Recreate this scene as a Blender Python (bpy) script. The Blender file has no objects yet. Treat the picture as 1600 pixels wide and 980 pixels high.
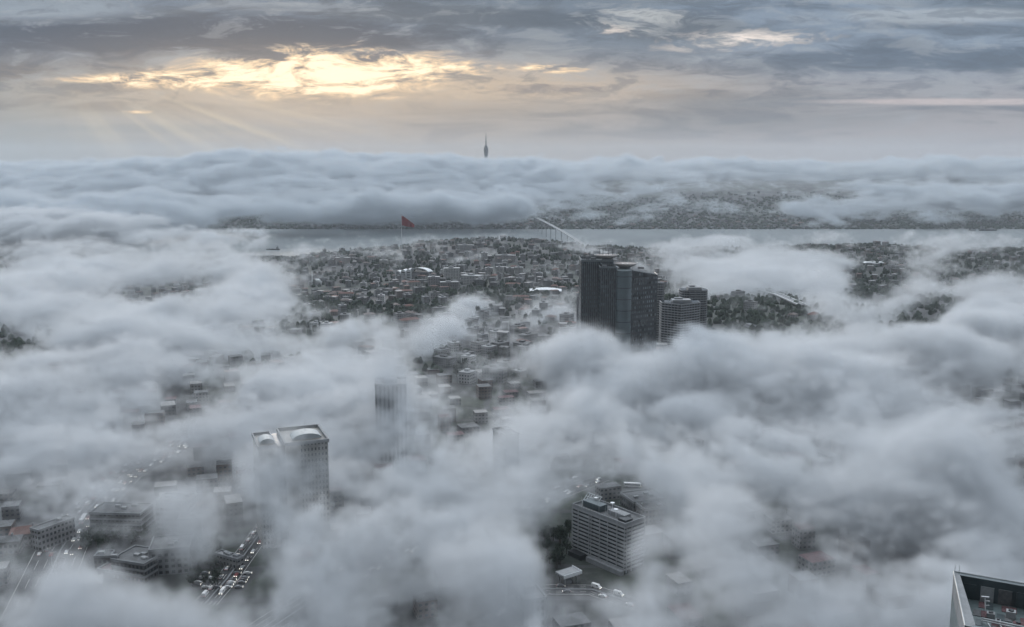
import bpy, math, random
import numpy as np
from mathutils import Vector, Matrix

# ------------------------------------------------------------------ camera, sky, sun, exposure
SC = bpy.context.scene
R = math.radians
CAM_H, PITCH, F = 350.0, R(9.0), 1500.0          # metres above the sea, tilt down, focal length in photo pixels
cam = bpy.data.cameras.new('camera'); cam_ob = bpy.data.objects.new('camera', cam)
SC.collection.objects.link(cam_ob); SC.camera = cam_ob
cam.sensor_width = 36; cam.lens = 36 * F / 1600; cam.clip_start = 1; cam.clip_end = 80000
cam_ob.location = (0, 0, CAM_H); cam_ob.rotation_euler = (R(90) - PITCH, 0, 0)

SUN_AZ, SUN_EL = math.atan((430 - 800) / F), R(7.0)
world = bpy.data.worlds.new('World'); SC.world = world; world.use_nodes = True
SC.view_settings.view_transform = 'Standard'; SC.view_settings.look = 'None'
SC.view_settings.gamma = 1; SC.view_settings.exposure = 0.16
cy = SC.cycles
cy.use_denoising = True
cy.volume_bounces = 4; cy.max_bounces = 6; cy.diffuse_bounces = 2; cy.glossy_bounces = 2; cy.transmission_bounces = 2
cy.volume_step_rate = 2.0; cy.volume_max_steps = 320
cy.use_adaptive_sampling = True; cy.adaptive_threshold = 0.03
cy.sample_clamp_indirect = 6

def sl(v):                                          # sRGB value -> linear
    return v / 12.92 if v <= 0.04045 else ((v + 0.055) / 1.055) ** 2.4
def srgb(r, g, b): return (sl(r), sl(g), sl(b), 1.0)

class NT:
    """tiny helper for writing node trees as expressions"""
    def __init__(s, tree): s.t = tree; s.n = tree.nodes; s.l = tree.links
    def new(s, typ, **kw):
        n = s.n.new(typ)
        for k, v in kw.items(): setattr(n, k, v)
        return n
    def put(s, sock, v):
        if v is None: return
        if isinstance(v, bpy.types.NodeSocket): s.l.new(v, sock)
        else: sock.default_value = v
    def m(s, op, a, b=None, c=None, clamp=False):
        n = s.new('ShaderNodeMath', operation=op, use_clamp=clamp)
        s.put(n.inputs[0], a); s.put(n.inputs[1], b); s.put(n.inputs[2], c)
        return n.outputs[0]
    def add(s, a, b): return s.m('ADD', a, b)
    def sub(s, a, b): return s.m('SUBTRACT', a, b)
    def mul(s, a, b): return s.m('MULTIPLY', a, b)
    def div(s, a, b): return s.m('DIVIDE', a, b)
    def mx(s, a, b): return s.m('MAXIMUM', a, b)
    def mn(s, a, b): return s.m('MINIMUM', a, b)
    def vm(s, op, a, b=None):
        n = s.new('ShaderNodeVectorMath', operation=op)
        s.put(n.inputs[0], a)
        if b is not None: s.put(n.inputs[1], b)
        return n.outputs[0]
    def sep(s, v):
        n = s.new('ShaderNodeSeparateXYZ'); s.l.new(v, n.inputs[0]); return n.outputs
    def comb(s, x, y, z):
        n = s.new('ShaderNodeCombineXYZ'); s.put(n.inputs[0], x); s.put(n.inputs[1], y); s.put(n.inputs[2], z); return n.outputs[0]
    def noise(s, v, scale=1.0, detail=4.0, rough=0.5, dist=0.0, lac=2.0):
        n = s.new('ShaderNodeTexNoise'); s.l.new(v, n.inputs['Vector'])
        n.inputs['Scale'].default_value = scale; n.inputs['Detail'].default_value = detail
        n.inputs['Roughness'].default_value = rough; n.inputs['Distortion'].default_value = dist
        n.inputs['Lacunarity'].default_value = lac
        return n.outputs[0]
    def ss(s, v, a, b, lo=0.0, hi=1.0, kind='SMOOTHSTEP'):
        n = s.new('ShaderNodeMapRange', interpolation_type=kind)
        s.put(n.inputs[0], v); s.put(n.inputs[1], a); s.put(n.inputs[2], b); s.put(n.inputs[3], lo); s.put(n.inputs[4], hi)
        return n.outputs[0]
    def mixc(s, f, a, b, mode='MIX'):
        n = s.new('ShaderNodeMix', data_type='RGBA', blend_type=mode)
        s.put(n.inputs[0], f); s.put(n.inputs[6], a); s.put(n.inputs[7], b)
        return n.outputs[2]
    def gauss(s, x, y, cx, cy_, rx, ry):
        a = s.div(s.sub(x, cx), rx); b = s.div(s.sub(y, cy_), ry)
        return s.m('EXPONENT', s.mul(s.add(s.mul(a, a), s.mul(b, b)), -1.0))

def build_world():
    t = NT(world.node_tree); t.n.clear()
    tc = t.new('ShaderNodeTexCoord'); d = tc.outputs['Generated']
    x, y, z = t.sep(d)
    yf = t.mx(y, 0.05)
    u = t.mul(t.div(x, yf), F)                       # azimuth, as tangent * F
    v = t.mul(t.div(z, yf), F * 1.04)                # height above the horizon, as tangent * F
    front = t.ss(y, 0.1, 0.5)
    zc = t.mx(z, 0.0)
    # cloud deck seen in perspective: coordinates on a plane overhead
    zz = t.add(zc, 0.035)
    px = t.div(x, zz); py = t.div(y, zz)
    plane = t.comb(px, py, 0.0)
    big = t.noise(t.comb(t.mul(px, 0.55), t.mul(py, 0.22), 3.7), 1.0, 5, 0.55, 0.35)
    fine = t.noise(t.comb(t.mul(px, 1.6), t.mul(py, 0.5), 9.1), 1.0, 6, 0.62, 0.9)
    # streaky layers by angle near the horizon
    streak = t.noise(t.comb(t.mul(u, 0.0016), t.mul(v, 0.016), 1.3), 1.0, 5, 0.55, 0.5)
    ripple = t.noise(t.comb(t.mul(u, 0.0075), t.mul(v, 0.034), 5.0), 1.0, 7, 0.66, 0.35)
    rag = t.noise(t.comb(t.mul(u, 0.011), t.mul(v, 0.042), 2.0), 1.0, 8, 0.68, 0.5)
    soft = t.noise(t.comb(t.mul(u, 0.0030), t.mul(v, 0.018), 7.7), 1.0, 6, 0.6, 0.8)
    # overall grey of the deck
    hi = t.ss(v, 70, 190)
    low = t.mixc(t.ss(u, -800, 500), srgb(.54, .575, .59), srgb(.60, .595, .615))
    low = t.mixc(t.mul(t.gauss(u, v, -100, 30, 450, 100), 0.7), low, srgb(.625, .605, .585))
    deck = t.mixc(t.ss(u, -500, 700), srgb(.43, .49, .56), srgb(.51, .57, .64))
    col = t.mixc(hi, low, deck)
    # layered darker and lighter bands, long and flat
    bandm = t.ss(v, 0, 90, 0.12, 0.85)
    col = t.mixc(t.mul(t.ss(soft, 0.48, 0.60), t.mul(bandm, 0.75)), col, srgb(.34, .39, .45))
    col = t.mixc(t.mul(t.ss(soft, 0.48, 0.36), t.mul(bandm, 0.55)), col, srgb(.61, .64, .67))
    col = t.mixc(t.mul(t.ss(streak, 0.5, 0.62), t.mul(bandm, 0.5)), col, srgb(.36, .41, .46))
    # the dark slabs of the deck: upper left, upper right, far left
    ed = t.mul(t.sub(rag, 0.5), 6.0)
    def slab(cx, cy_, rx, ry, slope, col0, c, amt, e0=0.25, e1=0.8, k=0.35):
        vv_ = t.sub(v, t.mul(t.sub(u, cx), slope))
        g0 = t.gauss(u, vv_, cx, cy_, rx, ry)
        g_ = t.add(g0, t.mul(t.mul(t.add(ed, t.mul(t.sub(soft, .5), 5.0)), k * .5), t.mn(t.mul(g0, 2.0), 1.0)))
        return t.mixc(t.mul(t.ss(g_, e0, e1), amt), col0, c)
    col = slab(-480, 196, 520, 38, 0.0, col, srgb(.27, .325, .395), 0.92)
    col = slab(-60, 225, 300, 22, -0.05, col, srgb(.33, .38, .435), 0.8)
    col = slab(-780, 140, 90, 16, 0.0, col, srgb(.31, .36, .42), 0.85)
    col = slab(560, 158, 420, 24, 0.03, col, srgb(.36, .42, .49), 0.85)
    col = slab(230, 205, 110, 24, 0.0, col, srgb(.38, .42, .465), 0.8, k=.6)
    col = slab(300, 92, 420, 8, 0.01, col, srgb(.47, .505, .55), 0.5)
    col = slab(-560, 52, 300, 8, 0.0, col, srgb(.50, .555, .59), 0.55)
    # paler patches
    col = slab(640, 226, 180, 14, 0.0, col, srgb(.68, .715, .75), 0.6, k=.6)
    col = slab(-700, 238, 160, 22, 0.0, col, srgb(.57, .62, .67), 0.7)
    col = slab(690, 94, 250, 6, 0.0, col, srgb(.77, .73, .73), 0.75, k=.3)
    # bright break on the right with ragged puffs
    col = slab(345, 186, 170, 24, 0.07, col, srgb(.78, .76, .75), 0.9, 0.5, 1.2, 1.3)
    col = slab(355, 186, 140, 18, 0.09, col, srgb(.99, .94, .90), 0.9, 0.85, 1.5, 1.5)
    col = slab(190, 226, 75, 40, 0.0, col, srgb(.72, .735, .745), 0.8, 0.5, 1.2, 1.4)
    col = slab(150, 204, 75, 14, 0.0, col, srgb(.93, .88, .84), 0.8, 0.75, 1.4, 1.4)
    # warm light round the opening where the sun stands behind the deck
    warm = t.add(t.gauss(u, v, -330, 112, 460, 52), t.mul(t.gauss(u, v, 60, 118, 260, 30), 0.6))
    col = t.mixc(t.mn(t.mul(warm, 0.6), 0.72), col, srgb(.83, .735, .62))
    col = slab(-300, 158, 330, 13, 0.03, col, srgb(.52, .50, .50), 0.7, .3, .9, .7)
    col = slab(60, 116, 150, 9, 0.0, col, srgb(.60, .56, .54), 0.65, .3, .9, .8)
    mb_ = t.ss(v, 60, 130)
    col = t.mixc(t.mul(t.ss(rag, .50, .60), t.mul(mb_, 0.42)), col, srgb(.33, .375, .43))
    col = t.mixc(t.mul(t.ss(rag, .47, .38), t.mul(mb_, 0.30)), col, srgb(.64, .66, .68))
    vv = t.sub(v, t.mul(t.add(u, 330), 0.02))
    g = t.add(t.mul(t.gauss(u, vv, -290, 138, 175, 36), 1.7), t.mul(t.gauss(u, vv, -540, 132, 160, 12), 0.95))
    g = t.add(g, t.add(t.mul(t.gauss(u, vv, 70, 138, 50, 8), 0.95), t.mul(t.gauss(u, vv, -95, 138, 90, 15), 0.5)))
    g = t.add(g, t.add(t.mul(t.gauss(u, v, -575, 78, 40, 4), 0.75), t.mul(t.gauss(u, v, 60, 100, 190, 6), 0.4)))
    em = t.mul(ed, t.mn(t.mul(g, 1.6), 1.35))
    f1 = t.ss(t.sub(g, em), 0.35, 1.2)
    f2 = t.ss(t.sub(g, em), 0.85, 1.75)
    col = t.mixc(t.mul(f1, .92), col, srgb(.95, .83, .68))
    col = t.mixc(f2, col, (1.15, 1.0, 0.72, 1))
    # crepuscular rays spreading down from the opening
    ra = t.div(t.add(u, 720), t.sub(175, v))
    rays = t.ss(t.noise(t.comb(t.mul(ra, 2.2), 0.0, 0.0), 1.0, 3, 0.5), 0.42, 0.66)
    rm = t.mul(t.mul(t.gauss(u, v, -470, 55, 200, 45), rays), 0.42)
    col = t.mixc(rm, col, srgb(.86, .81, .70))
    # clouded sky overhead and behind, brighter towards the zenith
    up = t.ss(z, 0.12, 0.75)
    over = t.mixc(up, srgb(.60, .655, .72), (1.72, 1.84, 1.97, 1))
    over = t.mixc(t.mul(t.ss(big, 0.42, 0.66), 0.45), over, srgb(.50, .56, .64))
    over = t.mixc(t.mul(t.ss(fine, 0.45, 0.7), 0.25), over, srgb(.55, .6, .68))
    lit = t.ss(y, -0.75, 0.55, 0.14, 1.46)                # the sun stands behind the deck ahead: that half of the sky is the brighter
    over = t.vm('MULTIPLY', over, t.comb(lit, lit, lit))
    keep = t.mul(front, t.ss(v, 250, 520, 1.0, 0.0))
    col = t.mixc(keep, over, col)
    below = t.ss(z, -0.02, -0.12)
    col = t.mixc(below, col, srgb(.30, .33, .37))
    # daylight sky above the deck: a little of its blue comes through
    sky = t.new('ShaderNodeTexSky', sky_type='NISHITA', sun_disc=False)
    sky.sun_elevation = SUN_EL; sky.sun_rotation = SUN_AZ; sky.air_density = 1.0; sky.dust_density = 2.0
    b1 = t.new('ShaderNodeBackground'); t.l.new(sky.outputs[0], b1.inputs[0]); b1.inputs[1].default_value = 0.05
    b2 = t.new('ShaderNodeBackground'); t.l.new(col, b2.inputs[0]); b2.inputs[1].default_value = 1.0
    mixs = t.new('ShaderNodeMixShader'); mixs.inputs[0].default_value = 0.98
    t.l.new(b1.outputs[0], mixs.inputs[1]); t.l.new(b2.outputs[0], mixs.inputs[2])
    out = t.new('ShaderNodeOutputWorld'); t.l.new(mixs.outputs[0], out.inputs[0])
build_world()
world.cycles.sampling_method = 'MANUAL'; world.cycles.sample_map_resolution = 512

sun = bpy.data.lights.new('sun', 'SUN'); sun.energy = 1.0; sun.angle = R(14); sun.color = (1.0, 0.88, 0.76)
sun_ob = bpy.data.objects.new('sun', sun); SC.collection.objects.link(sun_ob)
sdir = Vector((math.sin(SUN_AZ) * math.cos(SUN_EL), math.cos(SUN_AZ) * math.cos(SUN_EL), math.sin(SUN_EL)))
sun_ob.rotation_euler = sdir.to_track_quat('Z', 'Y').to_euler(); sun_ob.location = sdir * 3000

# ------------------------------------------------------------------ helpers
random.seed(7)
COL = SC.collection
cp, sp = math.cos(PITCH), math.sin(PITCH)
def ray(px, py):
    a = (px - 800) / F; b = (490 - py) / F
    return Vector((a, cp + b * sp, -sp + b * cp))
def at(px, py, z):                                   # the point of height z seen at a pixel of the photo
    d = ray(px, py); k = (z - CAM_H) / d.z
    return Vector((d.x * k, d.y * k, z))
def at_d(px, py, dist):                              # the point at ground distance dist seen at a pixel
    d = ray(px, py); k = dist / d.y
    return Vector((d.x * k, dist, CAM_H + d.z * k))
def proj(x, y, z):                                   # numpy arrays -> photo pixels
    dz = z - CAM_H
    fwd = y * cp - dz * sp; up = y * sp + dz * cp
    fwd = np.maximum(fwd, 1.0)
    return 800 + F * x / fwd, 490 - F * up / fwd

def vnoise(x, y, seed=0):                            # smooth value noise, numpy
    xi = np.floor(x).astype(np.int64); yi = np.floor(y).astype(np.int64)
    fx = x - xi; fy = y - yi; fx = fx * fx * (3 - 2 * fx); fy = fy * fy * (3 - 2 * fy)
    def h(a, b):
        n = (a * 374761393 + b * 668265263 + seed * 974711) & 0x7fffffff
        n = ((n ^ (n >> 13)) * 1274126177) & 0x7fffffff
        return ((n ^ (n >> 16)) & 0xffff) / 65535.0
    a = h(xi, yi); b = h(xi + 1, yi); c = h(xi, yi + 1); d = h(xi + 1, yi + 1)
    return (a + (b - a) * fx) * (1 - fy) + (c + (d - c) * fx) * fy
def fbm(x, y, seed=0, oct=4):
    s = 0; a = 0.5
    for o in range(oct): s = s + a * (vnoise(x, y, seed + o * 17) - 0.5); x = x * 2.03; y = y * 2.03; a *= 0.5
    return s

CREST_PX = [-800, 0, 300, 470, 540, 620, 680, 780, 860, 900, 1000, 1200, 1340, 1450, 1600, 2400]
CREST_PY = [412, 410, 412, 408, 399, 390, 381, 377, 380, 385, 392, 392, 386, 394, 391, 395]
def smooth(a, b, x):
    t = np.clip((x - a) / (b - a), 0, 1); return t * t * (3 - 2 * t)
def height(x, y):                                    # the terrain, metres above the sea
    x = np.asarray(x, float); y = np.asarray(y, float)
    yy = np.maximum(y, 300.0)
    px = 800 + F * x / (yy + 150)
    row = np.interp(px, CREST_PX, CREST_PY)
    dep = PITCH - np.arctan((490 - row) / F)
    zc = CAM_H - 2900 * np.tan(dep)
    land = 120 + (zc - 120) * smooth(950, 2900, y)
    und = smooth(1000, 1500, y)
    land = land + und * (fbm(x / 420., y / 420., 3) * 34 + fbm(x / 90., y / 90., 9) * 7)
    land = land - 24 * np.exp(-((y - 2150) / 380.0) ** 2)
    drop = smooth(2900, 3560, y)
    land = land * (1 - drop) + (-8) * drop
    ya = y + 150 * fbm(x / 500., x * 0 + .5, 61)
    asia = np.interp(ya, [4950, 5060, 5400, 6500, 8600, 10000, 13000, 14000], [-8, 4, 26, 130, 232, 190, 10, -8])
    asia = asia * (1 + 0.8 * fbm(x / 1600., y / 1600., 21) * smooth(5200, 7000, y)) + fbm(x / 260., y / 260., 5) * 24 * smooth(5080, 5500, y) * (1 - smooth(12500, 13500, y))
    return np.where(y < 4200, land, asia)
def hz(x, y): return float(height(x, y))
def on_ground(px, py):                               # march the pixel's ray down to the terrain
    d = ray(px, py)
    ks = np.concatenate([np.arange(250, 4200, 6.0), np.arange(4200, 12000, 25.0)])
    k = ks / d.y
    z = CAM_H + d.z * k; g = height(d.x * k, ks)
    i = np.argmax(z < g)
    return Vector((d.x * k[i], ks[i], float(g[i])))

# materials
MATS = {}
def mat(name, color, rough=0.7, metal=0.0, var=0.12, scale=0.3, emit=0.0, spec=0.4):
    if name in MATS: return MATS[name]
    m = bpy.data.materials.new(name); m.use_nodes = True; MATS[name] = m
    t = NT(m.node_tree); b = t.n['Principled BSDF']
    tc = t.new('ShaderNodeTexCoord')
    n = t.noise(tc.outputs['Object'], scale, 5, 0.6, 0.3)
    f = t.ss(n, 0.3, 0.7, 1 - var, 1 + var)
    n2 = t.noise(tc.outputs['Object'], scale * 9, 3, 0.6)
    f = t.mul(f, t.ss(n2, 0.3, 0.7, 1 - var * .6, 1 + var * .6))
    c = t.vm('MULTIPLY', color[:3], t.comb(f, f, f))
    t.l.new(c, b.inputs['Base Color'])
    b.inputs['Roughness'].default_value = rough; b.inputs['Metallic'].default_value = metal
    b.inputs['Specular IOR Level'].default_value = spec
    if emit:
        b.inputs['Emission Color'].default_value = (*color[:3], 1); b.inputs['Emission Strength'].default_value = emit
    return m
def facade(name, wall, glass, pw, ph, fx=0.5, fz=0.5, rough=0.75, jitter=0.5, streak=0.0):
    """wall with a grid of small windows, by height and by distance along the wall"""
    if name in MATS: return MATS[name]
    m = bpy.data.materials.new(name); m.use_nodes = True; MATS[name] = m
    t = NT(m.node_tree); b = t.n['Principled BSDF']
    tc = t.new('ShaderNodeTexCoord'); x, y, z = t.sep(tc.outputs['Object'])
    nx, ny, nz = t.sep(tc.outputs['Normal'])
    ax = t.m('ABSOLUTE', nx); ay = t.m('ABSOLUTE', ny)
    side = t.m('GREATER_THAN', ax, ay)
    h = t.add(t.mul(side, y), t.mul(t.sub(1.0, side), x))
    hu = t.div(h, pw); zu = t.div(z, ph)
    fh = t.m('FRACT', t.add(hu, 50.0)); fz_ = t.m('FRACT', zu)
    inx = t.m('LESS_THAN', t.m('ABSOLUTE', t.sub(fh, 0.5)), fx * 0.5)
    inz = t.m('LESS_THAN', t.m('ABSOLUTE', t.sub(fz_, 0.5)), fz * 0.5)
    vert = t.m('LESS_THAN', t.m('ABSOLUTE', nz), 0.5)
    win = t.mul(t.mul(inx, inz), vert)
    wn = t.new('ShaderNodeTexWhiteNoise', noise_dimensions='3D')
    t.l.new(t.comb(t.m('FLOOR', t.add(hu, 50.0)), t.m('FLOOR', zu), side), wn.inputs['Vector'])
    oi = t.new('ShaderNodeObjectInfo')
    n = t.noise(tc.outputs['Object'], 0.25, 5, 0.6, 0.3)
    wv = t.mul(t.ss(n, 0.3, 0.7, 0.85, 1.12), t.ss(oi.outputs['Random'], 0, 1, 0.75, 1.15, 'LINEAR'))
    wc = t.vm('MULTIPLY', wall[:3], t.comb(wv, wv, wv))
    gv = t.ss(wn.outputs[0], 0, 1, 1 - jitter, 1 + jitter * 1.6, 'LINEAR')
    gc = t.vm('MULTIPLY', glass[:3], t.comb(gv, gv, gv))
    t.l.new(t.mixc(win, wc, gc), b.inputs['Base Color'])
    t.l.new(t.ss(win, 0, 1, rough, 0.16, 'LINEAR'), b.inputs['Roughness'])
    return m

class MB:
    """collects boxes and prisms, builds them as ONE mesh object"""
    def __init__(s): s.v = []; s.f = []; s.mi = []
    def box(s, x0, y0, z0, x1, y1, z1, m=0):
        i = len(s.v)
        s.v += [(x0, y0, z0), (x1, y0, z0), (x1, y1, z0), (x0, y1, z0), (x0, y0, z1), (x1, y0, z1), (x1, y1, z1), (x0, y1, z1)]
        for q in ((0, 3, 2, 1), (4, 5, 6, 7), (0, 1, 5, 4), (1, 2, 6, 5), (2, 3, 7, 6), (3, 0, 4, 7)):
            s.f.append(tuple(i + k for k in q)); s.mi.append(m)
        return s
    def prism(s, pts, z0, z1, m=0, top=True, scale_top=1.0, center=(0, 0)):
        i = len(s.v); n = len(pts)
        s.v += [(p[0], p[1], z0) for p in pts]
        s.v += [(center[0] + (p[0] - center[0]) * scale_top, center[1] + (p[1] - center[1]) * scale_top, z1) for p in pts]
        for k in range(n):
            s.f.append((i + k, i + (k + 1) % n, i + n + (k + 1) % n, i + n + k)); s.mi.append(m)
        s.f.append(tuple(i + k for k in range(n - 1, -1, -1))); s.mi.append(m)
        s.f.append(tuple(i + n + k for k in range(n))); s.mi.append(m)
        return s
    def cyl(s, x, y, z0, z1, r0, r1=None, n=16, m=0):
        r1 = r0 if r1 is None else r1
        i = len(s.v)
        for zz, r in ((z0, r0), (z1, r1)):
            s.v += [(x + r * math.cos(2 * math.pi * k / n), y + r * math.sin(2 * math.pi * k / n), zz) for k in range(n)]
        for k in range(n):
            s.f.append((i + k, i + (k + 1) % n, i + n + (k + 1) % n, i + n + k)); s.mi.append(m)
        s.f.append(tuple(i + k for k in range(n - 1, -1, -1))); s.mi.append(m)
        s.f.append(tuple(i + n + k for k in range(n))); s.mi.append(m)
        return s
    def lathe(s, prof, n=24, m=0):
        i = len(s.v)
        for r, zz in prof: s.v += [(r * math.cos(2 * math.pi * k / n), r * math.sin(2 * math.pi * k / n), zz) for k in range(n)]
        for j in range(len(prof) - 1):
            for k in range(n):
                a = i + j * n
                s.f.append((a + k, a + (k + 1) % n, a + n + (k + 1) % n, a + n + k)); s.mi.append(m)
        s.f.append(tuple(i + k for k in range(n - 1, -1, -1))); s.mi.append(m)
        a = i + (len(prof) - 1) * n
        s.f.append(tuple(a + k for k in range(n))); s.mi.append(m)
        return s
    def bar(s, a, b, w, m=0, n=6):
        a = Vector(a); b = Vector(b); d = (b - a).normalized()
        q = d.to_track_quat('Z', 'Y').to_matrix()
        i = len(s.v)
        for p in (a, b):
            s.v += [tuple(p + q @ Vector((w * math.cos(2 * math.pi * k / n), w * math.sin(2 * math.pi * k / n), 0))) for k in range(n)]
        for k in range(n):
            s.f.append((i + k, i + (k + 1) % n, i + n + (k + 1) % n, i + n + k)); s.mi.append(m)
        s.f.append(tuple(i + k for k in range(n - 1, -1, -1))); s.mi.append(m)
        s.f.append(tuple(i + n + k for k in range(n))); s.mi.append(m)
        return s
    def face(s, pts, m=0):
        i = len(s.v); s.v += [tuple(p) for p in pts]; s.f.append(tuple(range(i, i + len(pts)))); s.mi.append(m); return s
    def build(s, name, mats, parent=None, smooth_=False):
        me = bpy.data.meshes.new(name); me.from_pydata(s.v, [], s.f)
        mats = mats if isinstance(mats, (list, tuple)) else [mats]
        for m in mats: me.materials.append(m)
        me.polygons.foreach_set('material_index', s.mi)
        if smooth_: me.polygons.foreach_set('use_smooth', [True] * len(s.f))
        me.update()
        o = bpy.data.objects.new(name, me); COL.objects.link(o)
        if parent is not None: o.parent = parent
        return o

def tag(o, label=None, cat=None, group=None, kind=None):
    if label: o['label'] = label
    if cat: o['category'] = cat
    if group: o['group'] = group
    if kind: o['kind'] = kind
    return o
def empty(name, loc, rz=0):
    o = bpy.data.objects.new(name, None); COL.objects.link(o); o.location = loc; o.rotation_euler = (0, 0, rz); return o
def copy_tree(o, parent=None):
    c = o.copy(); COL.objects.link(c)
    if parent is not None: c.parent = parent
    for ch in list(o.children): copy_tree(ch, c)
    return c

# ------------------------------------------------------------------ ground and water
def grid_mesh(name, xs_fn, ys, nx, zfn, m):
    V = []; Fc = []
    for y in ys:
        xs = xs_fn(y)
        z = zfn(xs, np.full(nx, y))
        V += list(zip(xs.tolist(), [float(y)] * nx, np.asarray(z, float).tolist()))
    for j in range(len(ys) - 1):
        for i in range(nx - 1):
            a = j * nx + i; Fc.append((a, a + 1, a + nx + 1, a + nx))
    me = bpy.data.meshes.new(name); me.from_pydata(V, [], Fc); me.materials.append(m)
    me.polygons.foreach_set('use_smooth', [True] * len(Fc)); me.update()
    o = bpy.data.objects.new(name, me); COL.objects.link(o); return o

def ground_mat():
    m = bpy.data.materials.new('ground'); m.use_nodes = True
    t = NT(m.node_tree); b = t.n['Principled BSDF']
    tc = t.new('ShaderNodeTexCoord'); p = tc.outputs['Object']
    n1 = t.noise(p, 0.004, 5, 0.6, 0.5); n2 = t.noise(p, 0.03, 6, 0.65, 0.3); n3 = t.noise(p, 0.25, 3, 0.6)
    br = t.new('ShaderNodeTexBrick'); t.l.new(t.vm('MULTIPLY', t.vm('ADD', p, t.vm('MULTIPLY', t.comb(n1, t.mul(n1, -1.0), 0.0), (60, 60, 0))), (.02, .02, .02)), br.inputs['Vector'])
    br.inputs['Scale'].default_value = 1.0; br.inputs['Mortar Size'].default_value = .06; br.inputs['Brick Width'].default_value = 1.6; br.inputs['Row Height'].default_value = .9
    green = t.mixc(t.ss(n2, .35, .65), (.018, .026, .022, 1), (.045, .056, .042, 1))
    urban = t.mixc(t.ss(n2, .3, .7), (.024, .026, .029, 1), (.062, .063, .065, 1))
    c = t.mixc(t.ss(n1, .44, .56), green, urban)
    c = t.mixc(t.ss(n3, .45, .75, 0, .4), c, (.10, .10, .10, 1))
    c = t.mixc(t.mul(br.outputs['Fac'], .85), c, (.062, .064, .068, 1))
    t.l.new(c, b.inputs['Base Color']); b.inputs['Roughness'].default_value = 0.92
    return m
ys = np.concatenate([np.arange(-1200, 900, 60), np.arange(900, 3700, 22), np.arange(3700, 5000, 100), np.arange(5000, 6400, 35), np.arange(6400, 14600, 160)])
terrain = grid_mesh('ground', lambda y: np.linspace(-1, 1, 190) * (1500 + max(y, 0) * 0.85), ys, 190, height, ground_mat())
tag(terrain, kind='structure')
def water_mat():
    m = bpy.data.materials.new('sea_water'); m.use_nodes = True
    t = NT(m.node_tree); b = t.n['Principled BSDF']
    tc = t.new('ShaderNodeTexCoord'); p = tc.outputs['Object']
    b.inputs['Base Color'].default_value = (.05, .07, .078, 1); b.inputs['Roughness'].default_value = 0.3
    n = t.noise(t.vm('MULTIPLY', p, (1, .35, 1)), 0.05, 5, 0.6, 0.4)
    bp = t.new('ShaderNodeBump'); bp.inputs['Strength'].default_value = 0.5; bp.inputs['Distance'].default_value = 3.0
    t.l.new(n, bp.inputs['Height']); t.l.new(bp.outputs[0], b.inputs['Normal'])
    n2 = t.noise(t.vm('MULTIPLY', p, (1, .5, 1)), 0.0016, 3, 0.5, 0.6)
    t.l.new(t.ss(n2, .35, .65, .5, .68), b.inputs['Roughness'])
    return m
sea = MB().face([(-16000, 3300, 0), (16000, 3300, 0), (16000, 19000, 0), (-16000, 19000, 0)]).build('water', water_mat())
tag(sea, kind='structure')

#==OBJ0==
# ------------------------------------------------------------------ materials of the things
M_conc = mat('concrete', (.21, .22, .23), .85); M_pale = mat('pale_wall', (.28, .29, .30), .8, scale=.1)
M_dark = mat('dark_metal', (.035, .04, .045), .45, .4, spec=.5); M_white = mat('white_paint', (.66, .68, .70), .55, var=.05)
M_glass = mat('dark_glass', (.018, .026, .032), .12, .0, var=.25, scale=.4, spec=.8)
M_roofgrey = mat('roof_felt', (.11, .115, .12), .95, var=.25, scale=.15); M_asph = mat('asphalt', (.05, .052, .055), .9, var=.2)
M_red = mat('flag_cloth', (.24, .010, .020), .8, var=.06); M_tile = mat('red_roof_tiles', (.125, .07, .06), .9, var=.25, scale=.5)
M_brown = mat('brown_deck', (.085, .045, .05), .85, var=.3, scale=.5); M_steel = mat('galvanised_steel', (.35, .37, .38), .45, .6, var=.15)
M_paint = mat('road_paint', (.6, .6, .58), .8, var=.2); M_bark = mat('bark', (.06, .05, .04), .95)
M_lamp = mat('lamp_lens', (1.0, .95, .85), .3, emit=3.5, var=0); M_tail = mat('tail_lens', (.5, .02, .01), .3, emit=.8, var=0)
M_bluegrey = mat('blue_grey_panel', (.05, .07, .078), .35, .25, var=.12, scale=.08, spec=.6)
M_mull = mat('grey_mullion', (.16, .18, .19), .5, .3)

def rect(w, d): return [(-w / 2, -d / 2), (w / 2, -d / 2), (w / 2, d / 2), (-w / 2, d / 2)]
def ringbox(mb, x0, y0, z0, x1, y1, z1, w, m=0):      # four butted strips round a rectangle
    mb.box(x0, y0, z0, x1, y0 + w, z1, m); mb.box(x0, y1 - w, z0, x1, y1, z1, m)
    mb.box(x0, y0 + w, z0, x0 + w, y1 - w, z1, m); mb.box(x1 - w, y0 + w, z0, x1, y1 - w, z1, m); return mb

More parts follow.
